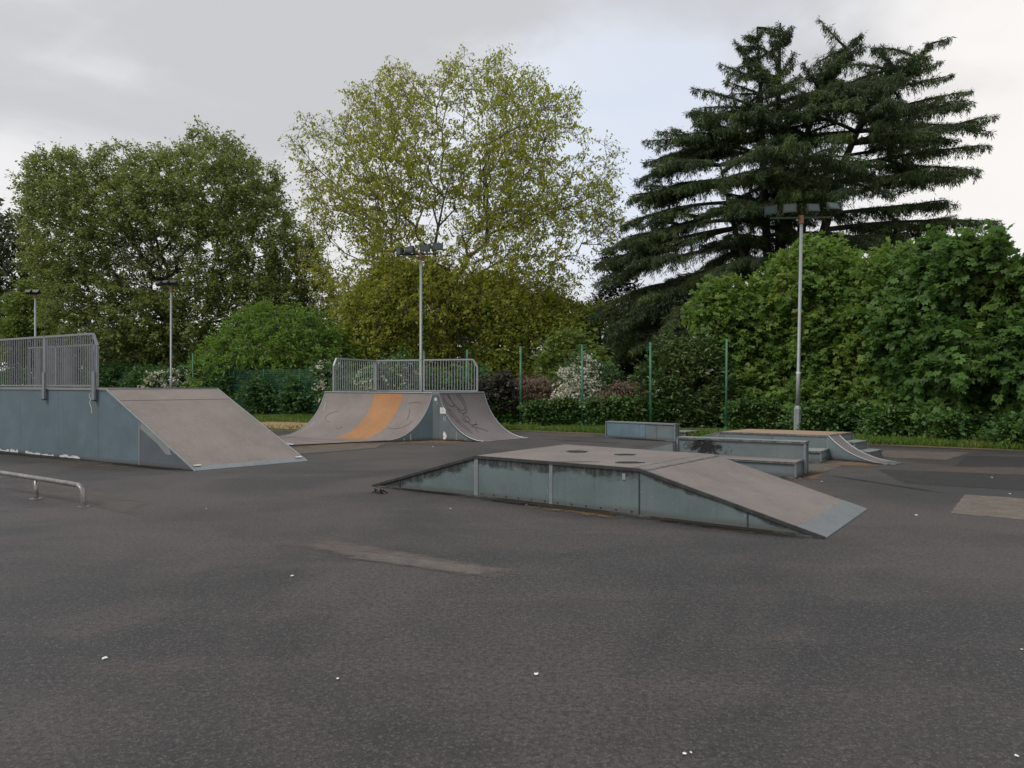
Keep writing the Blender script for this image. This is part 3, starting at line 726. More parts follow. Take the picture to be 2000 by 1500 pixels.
# ------------------------------------------------------------------ second box with steps and small curved ramp (right, far)
E0 = V((6.95, 16.3, 0)); E1 = V((4.9, 17.6, 0)); D = (E1 - E0).normalized(); Nn = V((1.05, 1.13, 0)).normalized(); L = (E1 - E0).length
f = quad_frame(E0, D, Nn); HB = .52; WB = 1.55
far = thing('step_box', E0, 'far grey box with brown top, small curved ramp and steps, before the tall mast', 'skate ramp')
framed_box(far, f, 0, L, 0, WB, HB, M['surf_brown'], M['panel'], joints=(L*.5, L*.96))
el = quad_frame(E0, D, V((-.5, -.77, 0)).normalized())
framed_box(far, el, .0, L, .02, .9, .24, M['panel_pale'], M['panel'])
kl = 1.7; kb = [f(L + .01, 0), f(L + .01, WB), f(L + kl, WB), f(L + kl, 0)]
MB().hexa([up(p, .005) for p in kb], [up(kb[0], HB - .03), up(kb[1], HB - .03), up(kb[2], .012), up(kb[3], .012)]).build('bank', M['panel'], far)
slab(up(kb[3], .03), up(kb[0], HB), up(kb[1], HB), up(kb[2], .03), .02).build('bank_surface', M['surf_box'], far)
rd = V((.71, -1.16, 0)); RW = .62
TH2 = R(52)
def q2(b, t, off=0.):
    a = TH2*t; fx = sin(a)/sin(TH2); z = .012 + (HB - .012)*(1-cos(a))/(1-cos(TH2)); p = lerp(f(0, b) + rd, f(0, b), fx)
    return V((p.x, p.y, z)) + (rd.normalized()*sin(a) + V((0, 0, cos(a))))*off
mb = MB(); n = 16
for lay in (0, -.02):
    for i in range(n+1):
        for b_ in (0, RW): mb.v.append(q2(b_, i/n, lay))
o2 = 2*(n+1)
for i in range(n):
    k = 2*i; mb.f += [(k, k+1, k+3, k+2), (o2+k, o2+k+2, o2+k+3, o2+k+1), (k, k+2, o2+k+2, o2+k), (k+1, o2+k+1, o2+k+3, k+3)]
mb.f += [(0, o2, o2+1, 1), (2*n, 2*n+1, o2+2*n+1, o2+2*n)]
mb.build('curved_surface', M['surf_right'], far, smooth=False)
for b_, o in ((0, -.02), (RW, .02)):
    mb = MB(); top = [q2(b_, i/n, -.022) for i in range(2, n+1)]; mb.extrude([up(top[0], .005)] + top + [up(top[-1], .005)], Nn*o); mb.build('side_panel', M['panel'], far)
    MB().tube([q2(b_, i/n, .0) for i in range(n+1)], .014, 6).build('edge_trim', M['galv_dark'], far)
MB().tube([q2(b_, 1, 0) + V((0,0,.0)) for b_ in (0, RW)], .02, 6).build('coping', M['galv_dark'], far)
k = rd.normalized(); slab(q2(0, 0) + V((0,0,.012)) - k*.12, up(q2(0, 0), .01) + k*.14, up(q2(RW, 0), .01) + k*.14, q2(RW, 0) + V((0,0,.012)) - k*.12, .006).build('lip_plate', M['edge_grey'], far)
fs = quad_frame(E0, rd.normalized(), Nn)
framed_box(far, fs, .01, .36, RW + .05, WB, .35, M['panel_pale'], M['panel'])
framed_box(far, fs, .365, .72, RW + .05, WB, .17, M['panel_pale'], M['panel'])

# ------------------------------------------------------------------ grind rail
a, b_ = G(163, 990), G(68, 974); d = (a - b_).normalized()
gr = thing('grind_rail', a, 'low bent steel grind rail on round legs at the left edge of the asphalt', 'grind rail')
rz = .285; pts = [a, up(a, .08), up(a, .13)]
for k in range(1, 7): t = k/6*pi/2; pts.append(up(a - d*.17*(1-cos(t)), .13 + (rz-.13)*sin(t)))
pts += [up(a - d*.4, rz + .003), up(a - d*1.2, rz + .012), up(a - d*3.6, rz + .03)]
MB().tube(pts, .034, 12).build('rail', M['rail'], gr, smooth=True)
for s_ in (1.28, 3.3):
    p = a - d*s_; MB().tube([p, up(p, rz - .02)], .03, 10).build('leg', M['rail'], gr, smooth=True)
    MB().tube([up(p, .0), up(p, .01)], .085, 14).build('foot_plate', M['rail'], gr)
MB().tube([a, up(a, .008)], .08, 14).build('foot_plate', M['rail'], gr)
MB().bar(up(a - d*1.36, rz - .03), up(a - d*1.36, .13), .012, .012, up=d).build('strap', M['rail'], gr)

# ------------------------------------------------------------------ floodlight masts
def mast(loc, label, Hm, heads, lean=0., base=True, sc=1.0):
    heads = [(a*.98, b, c, d) for a, b, c, d in heads]
    r = thing('floodlight_mast', loc, label, 'floodlight', 'floodlight masts around the skate park')
    x, y = loc[0], loc[1]
    def at(z): return V((x + lean*z/Hm, y, z))
    MB().tube([at(0), at(.82), at(.92)], [.125*sc, .125*sc, .075*sc], 8).build('base_sleeve', M['pole'], r)
    MB().tube([at(.9), at(2.0), at(2.02), at(Hm)], [.07*sc, .07*sc, .056*sc, .052*sc], 12).build('pole', M['pole'], r, smooth=True)
    MB().tube([at(2.0), at(2.06)], .075*sc, 12).build('pole_band', M['paper'], r)
    MB().tube([at(Hm - .05), at(Hm + .22)], .085*sc, 10).build('head_bracket', M['rust'], r)
    top = at(Hm + .16)
    xs = [h[0] for h in heads]
    MB().bar(top + V((min(xs), 0, -.03)), top + V((max(xs), 0, .0)), .06, .06).build('crossbar', M['housing'], r)
    for (hx, hz, yaw, tilt) in heads:
        mw = Matrix.Translation(top + V((hx, -.12, hz))) @ Matrix.Rotation(R(yaw), 4, 'Z') @ Matrix.Rotation(R(-tilt), 4, 'X')
        def bx(x0, x1, y0, y1, z0, z1, tp=0.):
            return [mw @ V(p) for p in ((x0+tp, y0, z0+tp), (x1-tp, y0, z0+tp), (x1-tp, y0, z1-tp), (x0+tp, y0, z1-tp))], [mw @ V(p) for p in ((x0, y1, z0), (x1, y1, z0), (x1, y1, z1), (x0, y1, z1))]
        w2, h2 = .21, .145
        mb = MB(); b0, b1 = bx(-w2, w2, -.02, -.07, -h2, h2); mb.hexa(b0, b1)
        b0, b1 = bx(-w2, w2, .12, -.02, -h2, h2, .07); mb.hexa(b0, b1)
        for fx in (-.15, -.07, 0, .07, .15): mb.bar(mw @ V((fx*.9, .12, -h2 + .09)), mw @ V((fx*.9, .12, h2 - .09)), .02, .04, up=(1, 0, 0))
        ho = mb.build('lamp_head', M['housing'], r)
        b0, b1 = bx(-w2 + .045, w2 - .045, -.066, -.074, -h2 + .04, h2 - .045); MB().hexa(b0, b1).build('lamp_glass', M['glass'], ho)
        MB().bar(mw @ V((-w2 - .01, .0, 0)), mw @ V((-w2 - .01, .0, -h2 - .06)), .02, .03).add([], []).build('yoke', M['housing'], ho)
    return r
# heads: x offset, z offset, yaw, downward tilt (camera side is -Y)
p = XZ(1557, 838, 25.0)
mast((p.x, 25.0, 0), 'tall floodlight mast with four spread lamp heads, behind the brown-topped box', 7.1,
     [(-1.08, .22, -38, -8), (-.44, .27, -22, 4), (.34, .27, 6, 18), (1.02, .32, 14, 30)], lean=.14)
p = XZ(822, 838, 30.0)
mast((p.x, 30.0, 0), 'grey floodlight mast rising behind the quarter pipe railing with lamp heads paired to its right', 6.75,
     [(-.85, .08, -58, 0), (-.42, .13, -40, 10), (.2, .2, -4, 6), (.72, .25, -4, 6)])
p = XZ(334, 838, 41.0)
mast((p.x, 41.0, 0), 'slender grey floodlight mast standing behind the tall brown bank of the left ramp', 6.8,
     [(-.6, .2, 150, 30), (-.2, .25, 160, 30), (.2, .25, 180, 25)])
p = XZ(69, 838, 45.0)
mast((p.x, 45.0, 0), 'slender floodlight mast showing above the grey railing at the far left', 6.95,
     [(-.3, .1, 170, 40), (.15, .1, 180, 40)])

# ------------------------------------------------------------------ fence posts (right) and mesh fence (left)
posts = [((1418, 26.7), 3.27, 'tall green fence post between the dark laurel and the bright maple shrubs'),
         ((1271, 27.7), 3.2, 'tall green fence post at the left edge of the dark laurel, brown towards its foot'),
         ((1138, 28.8), 3.18, 'tall green fence post in front of the white blossoming hawthorn'),
         ((1017, 29.9), 3.16, 'tall green fence post in front of the dead brown hedge'),
         ((912, 31.4), 3.1, 'tall green fence post seen through the right end of the quarter pipe railing'),
         ((830, 32.6), 3.1, 'tall green fence post just right of the middle floodlight mast'),
         ((378, 42.0), 3.4, 'tall green post rising above the left mesh fence beside the floodlight mast')]
for (u, y), hh, lab in posts:
    x = (u - 1000)/F*y
    r = thing('fence_post', (x, y, 0), lab, 'fence post', 'tall green posts along the back edge')
    MB().tube([(x, y, 0), (x + random.Random(u).uniform(-.05, .05), y, hh)], .042, 10).build('post', M['green_post'], r, smooth=True)
    MB().tube([(x, y, 0), (x, y, .12)], .075, 8).build('footing', M['green_post'], r)
fp = [(640, 37.4, 2.75), (585, 38.4, 2.45), (515, 39.6, 2.45), (448, 41.2, 2.45), (387, 42.8, 2.45), (361, 43.6, 2.45), (309, 45.3, 2.45), (258, 47.2, 2.45), (207, 49.3, 2.45), (150, 51.5, 2.45), (80, 54, 2.45), (0, 57, 2.45)]
pp = [V(((u - 1000)/F*y, y, 0)) for u, y, h in fp]
fe = thing('mesh_fence', pp[1], 'green wire mesh fence with slim posts before the dark hedge behind the left ramps', 'fence')
for p, (u, y, h) in zip(pp, fp): MB().tube([p, up(p, h)], .035, 8).build('post', M['green_post'], fe)
MB().bar(up(pp[3], 1.9), pp[3] + V((1.3, -.2, 0)), .04, .04).build('brace', M['green_post'], fe)
for p, q in zip(pp, pp[1:]):
    L = (q - p).length; d = (q - p)/L; mb = MB(); s_ = .1
    k = int(L/s_)
    for i in range(1, k): t = p + d*(i*L/k); mb.bar(up(t, .05), up(t, 2.4), .009, .009)
    for i in range(25): mb.bar(up(p, .05 + i*.098), up(q, .05 + i*.098), .009, .009)
    mb.build('wire_mesh', M['wire'], fe)

# ------------------------------------------------------------------ litter
lit = [((205, 1287), .035, 'white crumpled scrap lying on the dark asphalt at lower left'),
       ((660, 1327), .02, 'small white chip on the asphalt at lower centre'),
       ((1337, 1474), .02, 'left of a pair of white flecks at the bottom edge'),
       ((1350, 1472), .014, 'right of a pair of white flecks at the bottom edge'),
       ((403, 994), .02, 'white scrap on the asphalt in front of the tall bank ramp'),
       ((1562, 934), .03, 'white scrap beside the end of the two-level ledge'),
       ((1605, 941), .03, 'white scrap on the asphalt right of the two-level ledge'),
       ((1972, 965), .045, 'white scrap by the pale asphalt patch'),
       ((1790, 1007), .05, 'flattened pale scrap on the asphalt right of the steel lip plate'),
       ((1938, 933), .045, 'pale scrap on the dark asphalt band at far right'),
       ((846, 873), .045, 'white scrap on the asphalt in front of the quarter pipe corner'),
       ((1028, 986), .03, 'white scrap at the foot of the nearest box ramp'),
       ((880, 994), .025, 'pale scrap on the asphalt in front of the nearest box ramp'),
       ((1985, 1478), .02, 'pale fleck near the bottom right corner'),
       ((1996, 1270), .02, 'white fleck at the right edge of the near asphalt'),
       ((570, 1126), .035, 'cream coloured scrap in front of the reddish worn strip'),
       ((1048, 1318), .03, 'dull white fleck below the reddish worn strip')]
for k, ((u, v_), r, lab) in enumerate(lit):
    r *= .5
    c = G(u, v_); rg = random.Random(k); n = 9
    ring = [V((c.x + r*cos(2*pi*i/n)*rg.uniform(.5, 1.1), c.y + r*1.3*sin(2*pi*i/n)*rg.uniform(.5, 1.1), .006 + rg.uniform(0, r*.35))) for i in range(n)]
    mb = MB(); mb.add(ring + [V((c.x, c.y, .008 + r*.2))] + [V((p.x, p.y, .0055)) for p in ring], [(i, (i+1) % n, n) for i in range(n)] + [((i+1) % n, i, n+1+i, n+1+(i+1) % n) for i in range(n)])
    tag(mb.build('litter_scrap', M['paper'], origin=(c.x, c.y, 0)), lab, 'litter', 'white scraps on the asphalt')
c = G(742, 964); mb = MB(); rg = random.Random(3)
for i in range(7):
    p = V((c.x + rg.uniform(-.06, .06), c.y + rg.uniform(-.04, .04), .006)); mb.tube([p, p + V((rg.uniform(-.05, .05), rg.uniform(-.03, .03), rg.uniform(.02, .07))), p + V((rg.uniform(-.1, .1), 0, .006))], .011, 5)
tag(mb.build('black_rag', M['black'], origin=(c.x, c.y, 0)), 'small crumpled black rag on the asphalt by the left tip of the nearest box ramp', 'litter')
c = G(572, 870.5, 0); mb = MB(); mb.tube([V((c.x - .16, c.y - .1, .04)), V((c.x - .12, c.y - .1, .05)), V((c.x + .0, c.y - .12, .035)), V((c.x + .06, c.y - .13, .03))], [.03, .04, .03, .035], 9)
tag(mb.build('drink_can', M['can'], origin=(c.x, c.y, 0)), 'crushed pale drink can beside the flat sheet left of the quarter pipe', 'can')
# ------------------------------------------------------------------ vegetation
def np_mesh(name, verts, quads, m, parent=None, tint=None, origin=(0, 0, 0), tris=False, smooth=False):
    verts = np.asarray(verts, np.float32).reshape(-1, 3)
    off = np.array(root_of(parent).location if parent is not None else origin, np.float32)
    verts = verts - off
    quads = np.asarray(quads, np.int32); k = quads.shape[1]
    me = bpy.data.meshes.new(name)
    me.vertices.add(len(verts)); me.vertices.foreach_set('co', verts.ravel())
    me.loops.add(quads.size); me.loops.foreach_set('vertex_index', quads.ravel())
    me.polygons.add(len(quads)); me.polygons.foreach_set('loop_start', np.arange(0, quads.size, k, dtype=np.int32))
    me.update(calc_edges=True)
    if smooth: me.polygons.foreach_set('use_smooth', np.ones(len(quads), bool))
    if tint is not None:
        a = me.attributes.new('tint', 'FLOAT', 'FACE'); a.data.foreach_set('value', np.asarray(tint, np.float32))
    me.materials.append(m)
    o = bpy.data.objects.new(name, me); COL.objects.link(o)
    if parent is not None: o.parent = parent
    else: o.location = tuple(off.tolist())
    return o
def unit(a): return a / np.maximum(np.linalg.norm(a, axis=-1, keepdims=True), 1e-6)

def leaves(P, size, rng, aspect=.6, droop=.3, updir=.7, lobes=1, axis=None, vary=.45):
    """P (N,3) leaf positions -> verts, quads, tint. Each leaf is one or more rhombic blades."""
    N = len(P)
    if axis is None:
        a = rng.normal(size=(N, 3)); a[:, 2] *= .5; a = unit(a)
    else: a = unit(axis + rng.normal(size=(N, 3)) * .35)
    a[:, 2] -= droop; a = unit(a)
    n = rng.normal(size=(N, 3)) * (1 - updir) + np.array([0, 0, 1.]) * updir
    n[:, 1] -= .25                                   # blades of an edge tree lean out to the open side
    s = unit(np.cross(n, a)); nn = unit(np.cross(a, s))
    L = size * (1 + rng.uniform(-vary, vary, N))[:, None]
    tint = rng.uniform(0, 1, N)
    V_, Q_, T_ = [], [], []; base = 0
    if lobes == 1: fan = [(0, 1.0, aspect)]
    elif lobes == 3: fan = [(0, 1.0, .55), (.8, .85, .5), (-.8, .85, .5)]
    else: fan = [(0, 1.0, .5), (.7, .92, .46), (-.7, .92, .46), (1.35, .66, .5), (-1.35, .66, .5)]
    for ang, ll, wd in fan:
        d = a * cos(ang) + s * sin(ang); e = -a * sin(ang) + s * cos(ang)
        v0 = P; v1 = P + d*L*ll*.55 + e*L*wd*.5 + nn*L*.06; v2 = P + d*L*ll - nn*L*.10*ll; v3 = P + d*L*ll*.55 - e*L*wd*.5 + nn*L*.06
        V_.append(np.stack([v0, v1, v2, v3], 1).reshape(-1, 3)); Q_.append(np.arange(4*N).reshape(N, 4) + base); base += 4*N; T_.append(tint)
    return np.concatenate(V_), np.concatenate(Q_), np.concatenate(T_)

def segs(A, B, ra, rb, n=4):
    """tapered prisms between points"""
    A = np.asarray(A, float); B = np.asarray(B, float); N = len(A); d = unit(B - A)
    ref = np.where(np.abs(d[:, 2:3]) > .9, np.array([[0, 1., 0]]), np.array([[0, 0, 1.]]))
    s = unit(np.cross(d, ref)); t = np.cross(d, s)
    ring = []
    for Pp, r in ((A - d*0.0, ra), (B, rb)):
        for k in range(n):
            an = 2*pi*k/n; ring.append(Pp + (s*cos(an) + t*sin(an)) * np.asarray(r).reshape(-1, 1))
    vs = np.stack(ring, 1); base = (np.arange(N)*2*n)[:, None]; q = []
    for k in range(n):
        k2 = (k+1) % n; q.append(np.concatenate([base + k, base + k2, base + n + k2, base + n + k], 1))
    return vs.reshape(-1, 3), np.concatenate(q)

def merge(parts):
    vs, qs, o = [], [], 0
    for p in parts:
        vs.append(p[0]); qs.append(p[1] + o); o += len(p[0])
    return np.concatenate(vs), np.concatenate(qs)

def in_poly(x, y, poly):
    c = np.zeros(len(x), bool); n = len(poly)
    for i in range(n):
        x1, y1 = poly[i]; x2, y2 = poly[(i+1) % n]
        m = ((y1 > y) != (y2 > y)) & (x < (x2-x1)*(y-y1)/((y2-y1) + 1e-9) + x1); c ^= m
    return c
def dist_poly(x, y, poly):
    d = np.full(len(x), 1e9); n = len(poly)
    for i in range(n):
        x1, y1 = poly[i]; x2, y2 = poly[(i+1) % n]; dx, dy = x2-x1, y2-y1
        t = np.clip(((x-x1)*dx + (y-y1)*dy)/(dx*dx+dy*dy+1e-9), 0, 1); d = np.minimum(d, np.hypot(x-x1-t*dx, y-y1-t*dy))
    return d

def volume_points(poly, Y, n, rng, thick=None, mind=.0, front=.0, ground=0., lump=0., ls=1.):
    """points inside a crown: outline in metres (x, z) at distance Y, with a rounded depth"""
    xs = [p[0] for p in poly]; zs = [p[1] for p in poly]; out = np.zeros((0, 3)); R_ = None
    tries = 0; ph = rng.uniform(0, 6.28, 4)
    while len(out) < n and tries < 60:
        tries += 1
        x = rng.uniform(min(xs), max(xs), n*3); z = rng.uniform(min(zs), max(zs), n*3)
        k = in_poly(x, z, poly) & (z > ground); x, z = x[k], z[k]
        if not len(x): continue
        d = dist_poly(x, z, poly)
        # the ground edge of the outline does not round the volume off
        d2 = np.minimum(d + np.maximum(0, (2.0 - z)) * 1.5, d + 3)
        if R_ is None: R_ = thick or d.max()
        dd = np.minimum(d2, R_); h = np.sqrt(np.maximum(dd*(2*R_ - dd), .01))
        y = rng.uniform(-1, 1, len(x)) * h
        if front > 0:       # more of them near the outside, where the leaves are
            kk = rng.uniform(0, 1, len(x)) < front; y = np.where(kk, -h*rng.uniform(.7, 1., len(x)), y)
        P = np.stack([x, Y + y, z], 1)
        if lump > 0:
            q = P/ls; f_ = np.sin(q[:,0]*2.1+ph[0]+.9*np.sin(q[:,2]*1.3+ph[3])) + np.sin(q[:,1]*1.9+ph[1]+q[:,0]*.4) + np.sin(q[:,2]*2.4+ph[2]+.8*np.sin(q[:,0]*1.1))
            P = P[rng.uniform(0, 1, len(P)) < np.clip(1 - lump*(.5 - f_*.45), 0, 1)]
        if mind > 0:
            for p in P:
                if len(out) >= n: break
                if len(out) == 0 or np.min(np.sum((out - p)**2, 1)) > mind*mind: out = np.vstack([out, p])
        else: out = np.vstack([out, P])
    return out[:n]

def skeleton(trunk, clumps, rng, r_tip=.02, k_path=.25, rmax=None, step=1.1, sag=.0, power=2.3):
    """connect clump centres to the trunk, nearest first; pipe-model radii"""
    N = [np.array(p, float) for p in trunk]; par = [-1] + list(range(len(trunk)-1)); path = [0.]
    for i in range(1, len(N)): path.append(path[-1] + np.linalg.norm(N[i]-N[i-1])*.4)
    fork = N[-1]; order = np.argsort(np.linalg.norm(clumps - fork, axis=1)); tips = []
    i0 = len(trunk)//2
    for ci in order:
        c = clumps[ci]; A = np.array(N[i0:]); pl = np.array(path[i0:])
        dv_ = c - A; dd = np.linalg.norm(dv_, axis=1)
        down = np.maximum(0, A[:, 2] - c[2])           # growing downwards costs
        j = int(np.argmin(dd + k_path*pl + down*.7)) + i0
        a = N[j]; L = np.linalg.norm(c - a); ns = max(1, int(L/step)); prev = j
        # leave along parent's direction, bend to target
        pdv = (a - N[par[j]]) if par[j] >= 0 else np.array([0, 0, 1.]); pdv = pdv/max(np.linalg.norm(pdv), 1e-6)
        m_ = a + pdv*L*.35 + (c-a)*.25 + rng.normal(size=3)*L*.05
        for s in range(1, ns+1):
            t = s/ns; q = a*(1-t)**2 + m_*2*t*(1-t) + c*t*t + (rng.normal(size=3)*.06 if s < ns else 0)
            N.append(q); par.append(prev); path.append(path[prev] + np.linalg.norm(q - N[prev])); prev = len(N)-1
        tips.append(prev)
    n = len(N); acc = np.zeros(n); ch = np.zeros(n, int)
    for p in par:
        if p >= 0: ch[p] += 1
    rad = np.zeros(n)
    for i in range(n-1, -1, -1):
        rad[i] = max(acc[i], r_tip**power)**(1/power)
        if par[i] >= 0: acc[par[i]] += rad[i]**power
    if rmax: rad = np.minimum(rad * min(1, rmax/rad[0]) if rad[0] > rmax else rad, rmax); rad = np.maximum(rad, r_tip*.8)
    return np.array(N), np.array(par), rad, np.array(tips), order

def px_poly(px, Y, amp=0, seed=0):
    if amp:
        rg = random.Random(seed); out = []; n = len(px)
        for i in range(n):
            a, b = px[i], px[(i+1) % n]; L = math.hypot(b[0]-a[0], b[1]-a[1]); k = max(1, int(L/(amp*1.3)))
            low = min(a[1], b[1]) > 735
            for j in range(k):
                t = j/k; u, v = a[0]+(b[0]-a[0])*t, a[1]+(b[1]-a[1])*t
                nx, ny = (b[1]-a[1])/max(L, 1), -(b[0]-a[0])/max(L, 1); o = 0 if low else rg.uniform(-1, .9)*amp
                out.append((u + nx*o, v + ny*o))
        px = out
    return [((u-1000)/F*Y, CAMH + (750-v)/F*Y) for u, v in px]

def make_tree(name, label, cat, px, Y, base_u, fork_px, leafm, barkm, seed, n_clump=300, mind=.9, rc=1.0, twigs=7, per=8, leaf=.24,
              trunk_r=.45, thick=None, front=.25, lobes=1, droop=.35, r_tip=.02, twig_r=.012, aspect=.6, group=None, updir=.6, stems=None, droop_tw=0., ground=.3, extra=None, rough=10, lump=.5, ls=1.6, tmin=.3):
    tk = thick or 3; rng = np.random.default_rng(seed); poly = px_poly(px, Y - .5*tk, rough, seed)
    bx = (base_u-1000)/F*Y; root = thing(name, (bx, Y, 0), label, cat, group)
    C = volume_points(poly, Y, n_clump, rng, thick, mind, front, ground, lump, ls)
    fx, fz = (fork_px[0]-1000)/F*Y, CAMH + (750-fork_px[1])/F*Y
    nt = 6; trunk = [(bx + (fx-bx)*(i/nt) + rng.normal()*.08*(0 < i < nt), Y + rng.normal()*.08*(0 < i < nt), fz*i/nt) for i in range(nt+1)]
    N, par, rad, tips, order = skeleton(trunk, C, rng, r_tip, rmax=trunk_r)
    k = par >= 0; parts = [segs(N[par[k]], N[k], rad[par[k]]*.5 + rad[k]*.5, rad[k], 5)]
    # twigs
    nT = len(C)*twigs; c = np.repeat(C, twigs, 0); d = rng.normal(size=(nT, 3)); d = unit(d)
    out = unit(c - np.array([fx, Y, fz*1.0])); d = unit(d + out*.7); L = rc*rng.uniform(.55, 1.15, nT)[:, None]
    tip = c + d*L; tip[:, 2] -= droop_tw*L[:, 0]; mid = c + d*L*.5 + rng.normal(size=(nT, 3))*.06*rc; mid[:, 2] += droop_tw*L[:, 0]*.1
    tr = np.full(nT, twig_r); parts.append(segs(c, mid, tr*1.4, tr, 3)); parts.append(segs(mid, tip, tr, tr*.5, 3))
    vs, q = merge(parts); np_mesh('trunk', vs, q, barkm, root)
    # leaves along twigs
    t = rng.uniform(tmin, 1.1, (nT, per))[:, :, None]
    Pp = np.where(t < .5, c[:, None]*(1-2*t) + mid[:, None]*2*t, mid[:, None]*(2-2*t) + tip[:, None]*(2*t-1))
    Pp = Pp.reshape(-1, 3) + rng.normal(size=(nT*per, 3))*rc*.09
    if extra is not None: Pp = Pp[rng.uniform(0, 1, len(Pp)) < extra(Pp)]
    ax = np.repeat(d, per, 0)
    if len(ax) != len(Pp): ax = None
    v_, q_, tt = leaves(Pp, leaf, rng, aspect, droop, updir, lobes, ax)
    np_mesh('crown', v_, q_, leafm, root, tt)
    return root

def make_bush(name, label, cat, px, Y, leafm, seed, n=3000, leaf=.2, lobes=1, thick=None, front=.55, group=None, flowers=None, nf=0, fl=.09, fpoly=None, droop=.45, aspect=.6, stem_n=40, barkm=None, clump=.35, updir=.55, base_u=None, rough=9, lump=.6, ls=.8):
    """leafy shrub: leaves gathered in shoots through a rounded volume, on many stems"""
    tk = thick or 1.5; rng = np.random.default_rng(seed); poly = px_poly(px, Y - .4*tk, rough, seed); xs = [p[0] for p in poly]
    bx = (min(xs)+max(xs))/2; root = thing(name, (bx, Y, 0), label, cat, group)
    per = 9; C = volume_points(poly, Y, max(8, n//per), rng, thick, 0, front, .02, lump, ls)
    d = rng.normal(size=(len(C), 3)); d[:, 2] = np.abs(d[:, 2])*.7; d[:, 1] -= .5; d = unit(d)
    t = rng.uniform(-.6, 1, (len(C), per))[:, :, None]
    P = (C[:, None] + d[:, None]*t*clump).reshape(-1, 3) + rng.normal(size=(len(C)*per, 3))*clump*.22
    P[:, 2] = np.maximum(P[:, 2], .04)
    v_, q_, tt = leaves(P, leaf, rng, aspect, droop, updir, lobes, np.repeat(d, per, 0))
    np_mesh('foliage', v_, q_, leafm, root, tt)
    sel = C[rng.choice(len(C), min(stem_n, len(C)), False)]; g = sel.copy(); g[:, 2] = 0; g[:, 0] = bx + (g[:, 0]-bx)*.6; g[:, 1] = Y + (g[:, 1]-Y)*.5
    mid = g*.5 + sel*.5; mid[:, 0] += rng.normal(size=len(mid))*.1
    rr = np.full(len(sel), .03)
    vs, q = merge([segs(g, mid, rr, rr*.7, 4), segs(mid, sel, rr*.7, rr*.25, 4), segs(C - d*clump*.6, C + d*clump*.8, np.full(len(C), .007), np.full(len(C), .004), 3)])
    np_mesh('stems', vs, q, barkm or M['bark'], root)
    if flowers is not None and nf:
        fp_ = px_poly(fpoly, Y, 16, seed) if fpoly else poly
        Cf = volume_points(fp_, Y, nf//13, rng, thick, 0, .9, .05); Cf[:, 1] -= .12
        dF = rng.normal(size=(len(Cf), 3)); dF[:, 2] *= .5; dF = unit(dF)
        t = rng.uniform(-1, 1, (len(Cf), 13))[:, :, None]; P = (Cf[:, None] + dF[:, None]*t*.3 - np.array([0, 0, .12])*t*t).reshape(-1, 3) + rng.normal(size=(len(Cf)*13, 3))*.035
        v_, q_, tt = leaves(P, fl, rng, .9, 0, .3, 1); np_mesh('blossom', v_, q_, flowers, root, tt)
    return root

LF = {
 'plane':  m_leaf('leaf_dark_olive', (.14, .185, .055), (.26, .32, .10), (.31, .32, .09), trans=.48, clump=.25),
 'maple_spring': m_leaf('leaf_spring_yellow_green', (.22, .26, .032), (.42, .45, .065), (.44, .38, .045), trans=.5, clump=.4),
 'ivy_yellow': m_leaf('leaf_yellow_green', (.22, .28, .05), (.45, .50, .115), (.42, .40, .07), trans=.45, clump=.3),
 'cedar': m_leaf('needle_dark_green', (.026, .046, .02), (.065, .105, .032), (.11, .16, .04), trans=.2, rough=.6, clump=.4, amt3=.8),
 'conifer': m_leaf('needle_blackish', (.014, .024, .018), (.03, .045, .03), trans=.1),
 'feather': m_leaf('leaf_fresh_green', (.10, .20, .03), (.20, .34, .055), (.25, .34, .05), trans=.45, clump=.3),
 'hedge': m_leaf('leaf_hedge_green', (.035, .09, .025), (.085, .18, .05), (.05, .10, .03), trans=.35, clump=.5),
 'maple_r': m_leaf('leaf_maple_green', (.09, .175, .034), (.19, .31, .06), (.29, .35, .07), trans=.45, clump=.9),
 'maple_near': m_leaf('leaf_maple_deep_green', (.055, .125, .032), (.13, .25, .058), (.21, .29, .06), trans=.42, clump=.6),
 'hedge_light': m_leaf('leaf_mid_green', (.09, .15, .03), (.20, .27, .06), (.25, .26, .05), trans=.4, clump=.5),
 'laurel': m_leaf('leaf_laurel', (.04, .08, .022), (.09, .15, .038), (.16, .19, .06), trans=.15, rough=.35, clump=.6),
 'ivy': m_leaf('leaf_ivy', (.035, .085, .02), (.09, .18, .04), (.13, .21, .05), trans=.15, rough=.4, clump=.8),
 'brown': m_leaf('dead_twigs', (.11, .075, .05), (.24, .17, .11), trans=.1),
 'dark_thorn': m_leaf('dark_thorn_leaves', (.02, .022, .014), (.05, .045, .03), trans=.1),
 'blossom': m_leaf('white_blossom', (.5, .49, .42), (.8, .79, .72), trans=.3),
 'far': m_leaf('leaf_far_dark', (.04, .06, .03), (.08, .11, .05), (.13, .14, .05), trans=.25),
 'grass': m_leaf('grass_blades', (.06, .125, .018), (.14, .22, .035), (.24, .22, .07), trans=.35, clump=.9),
}

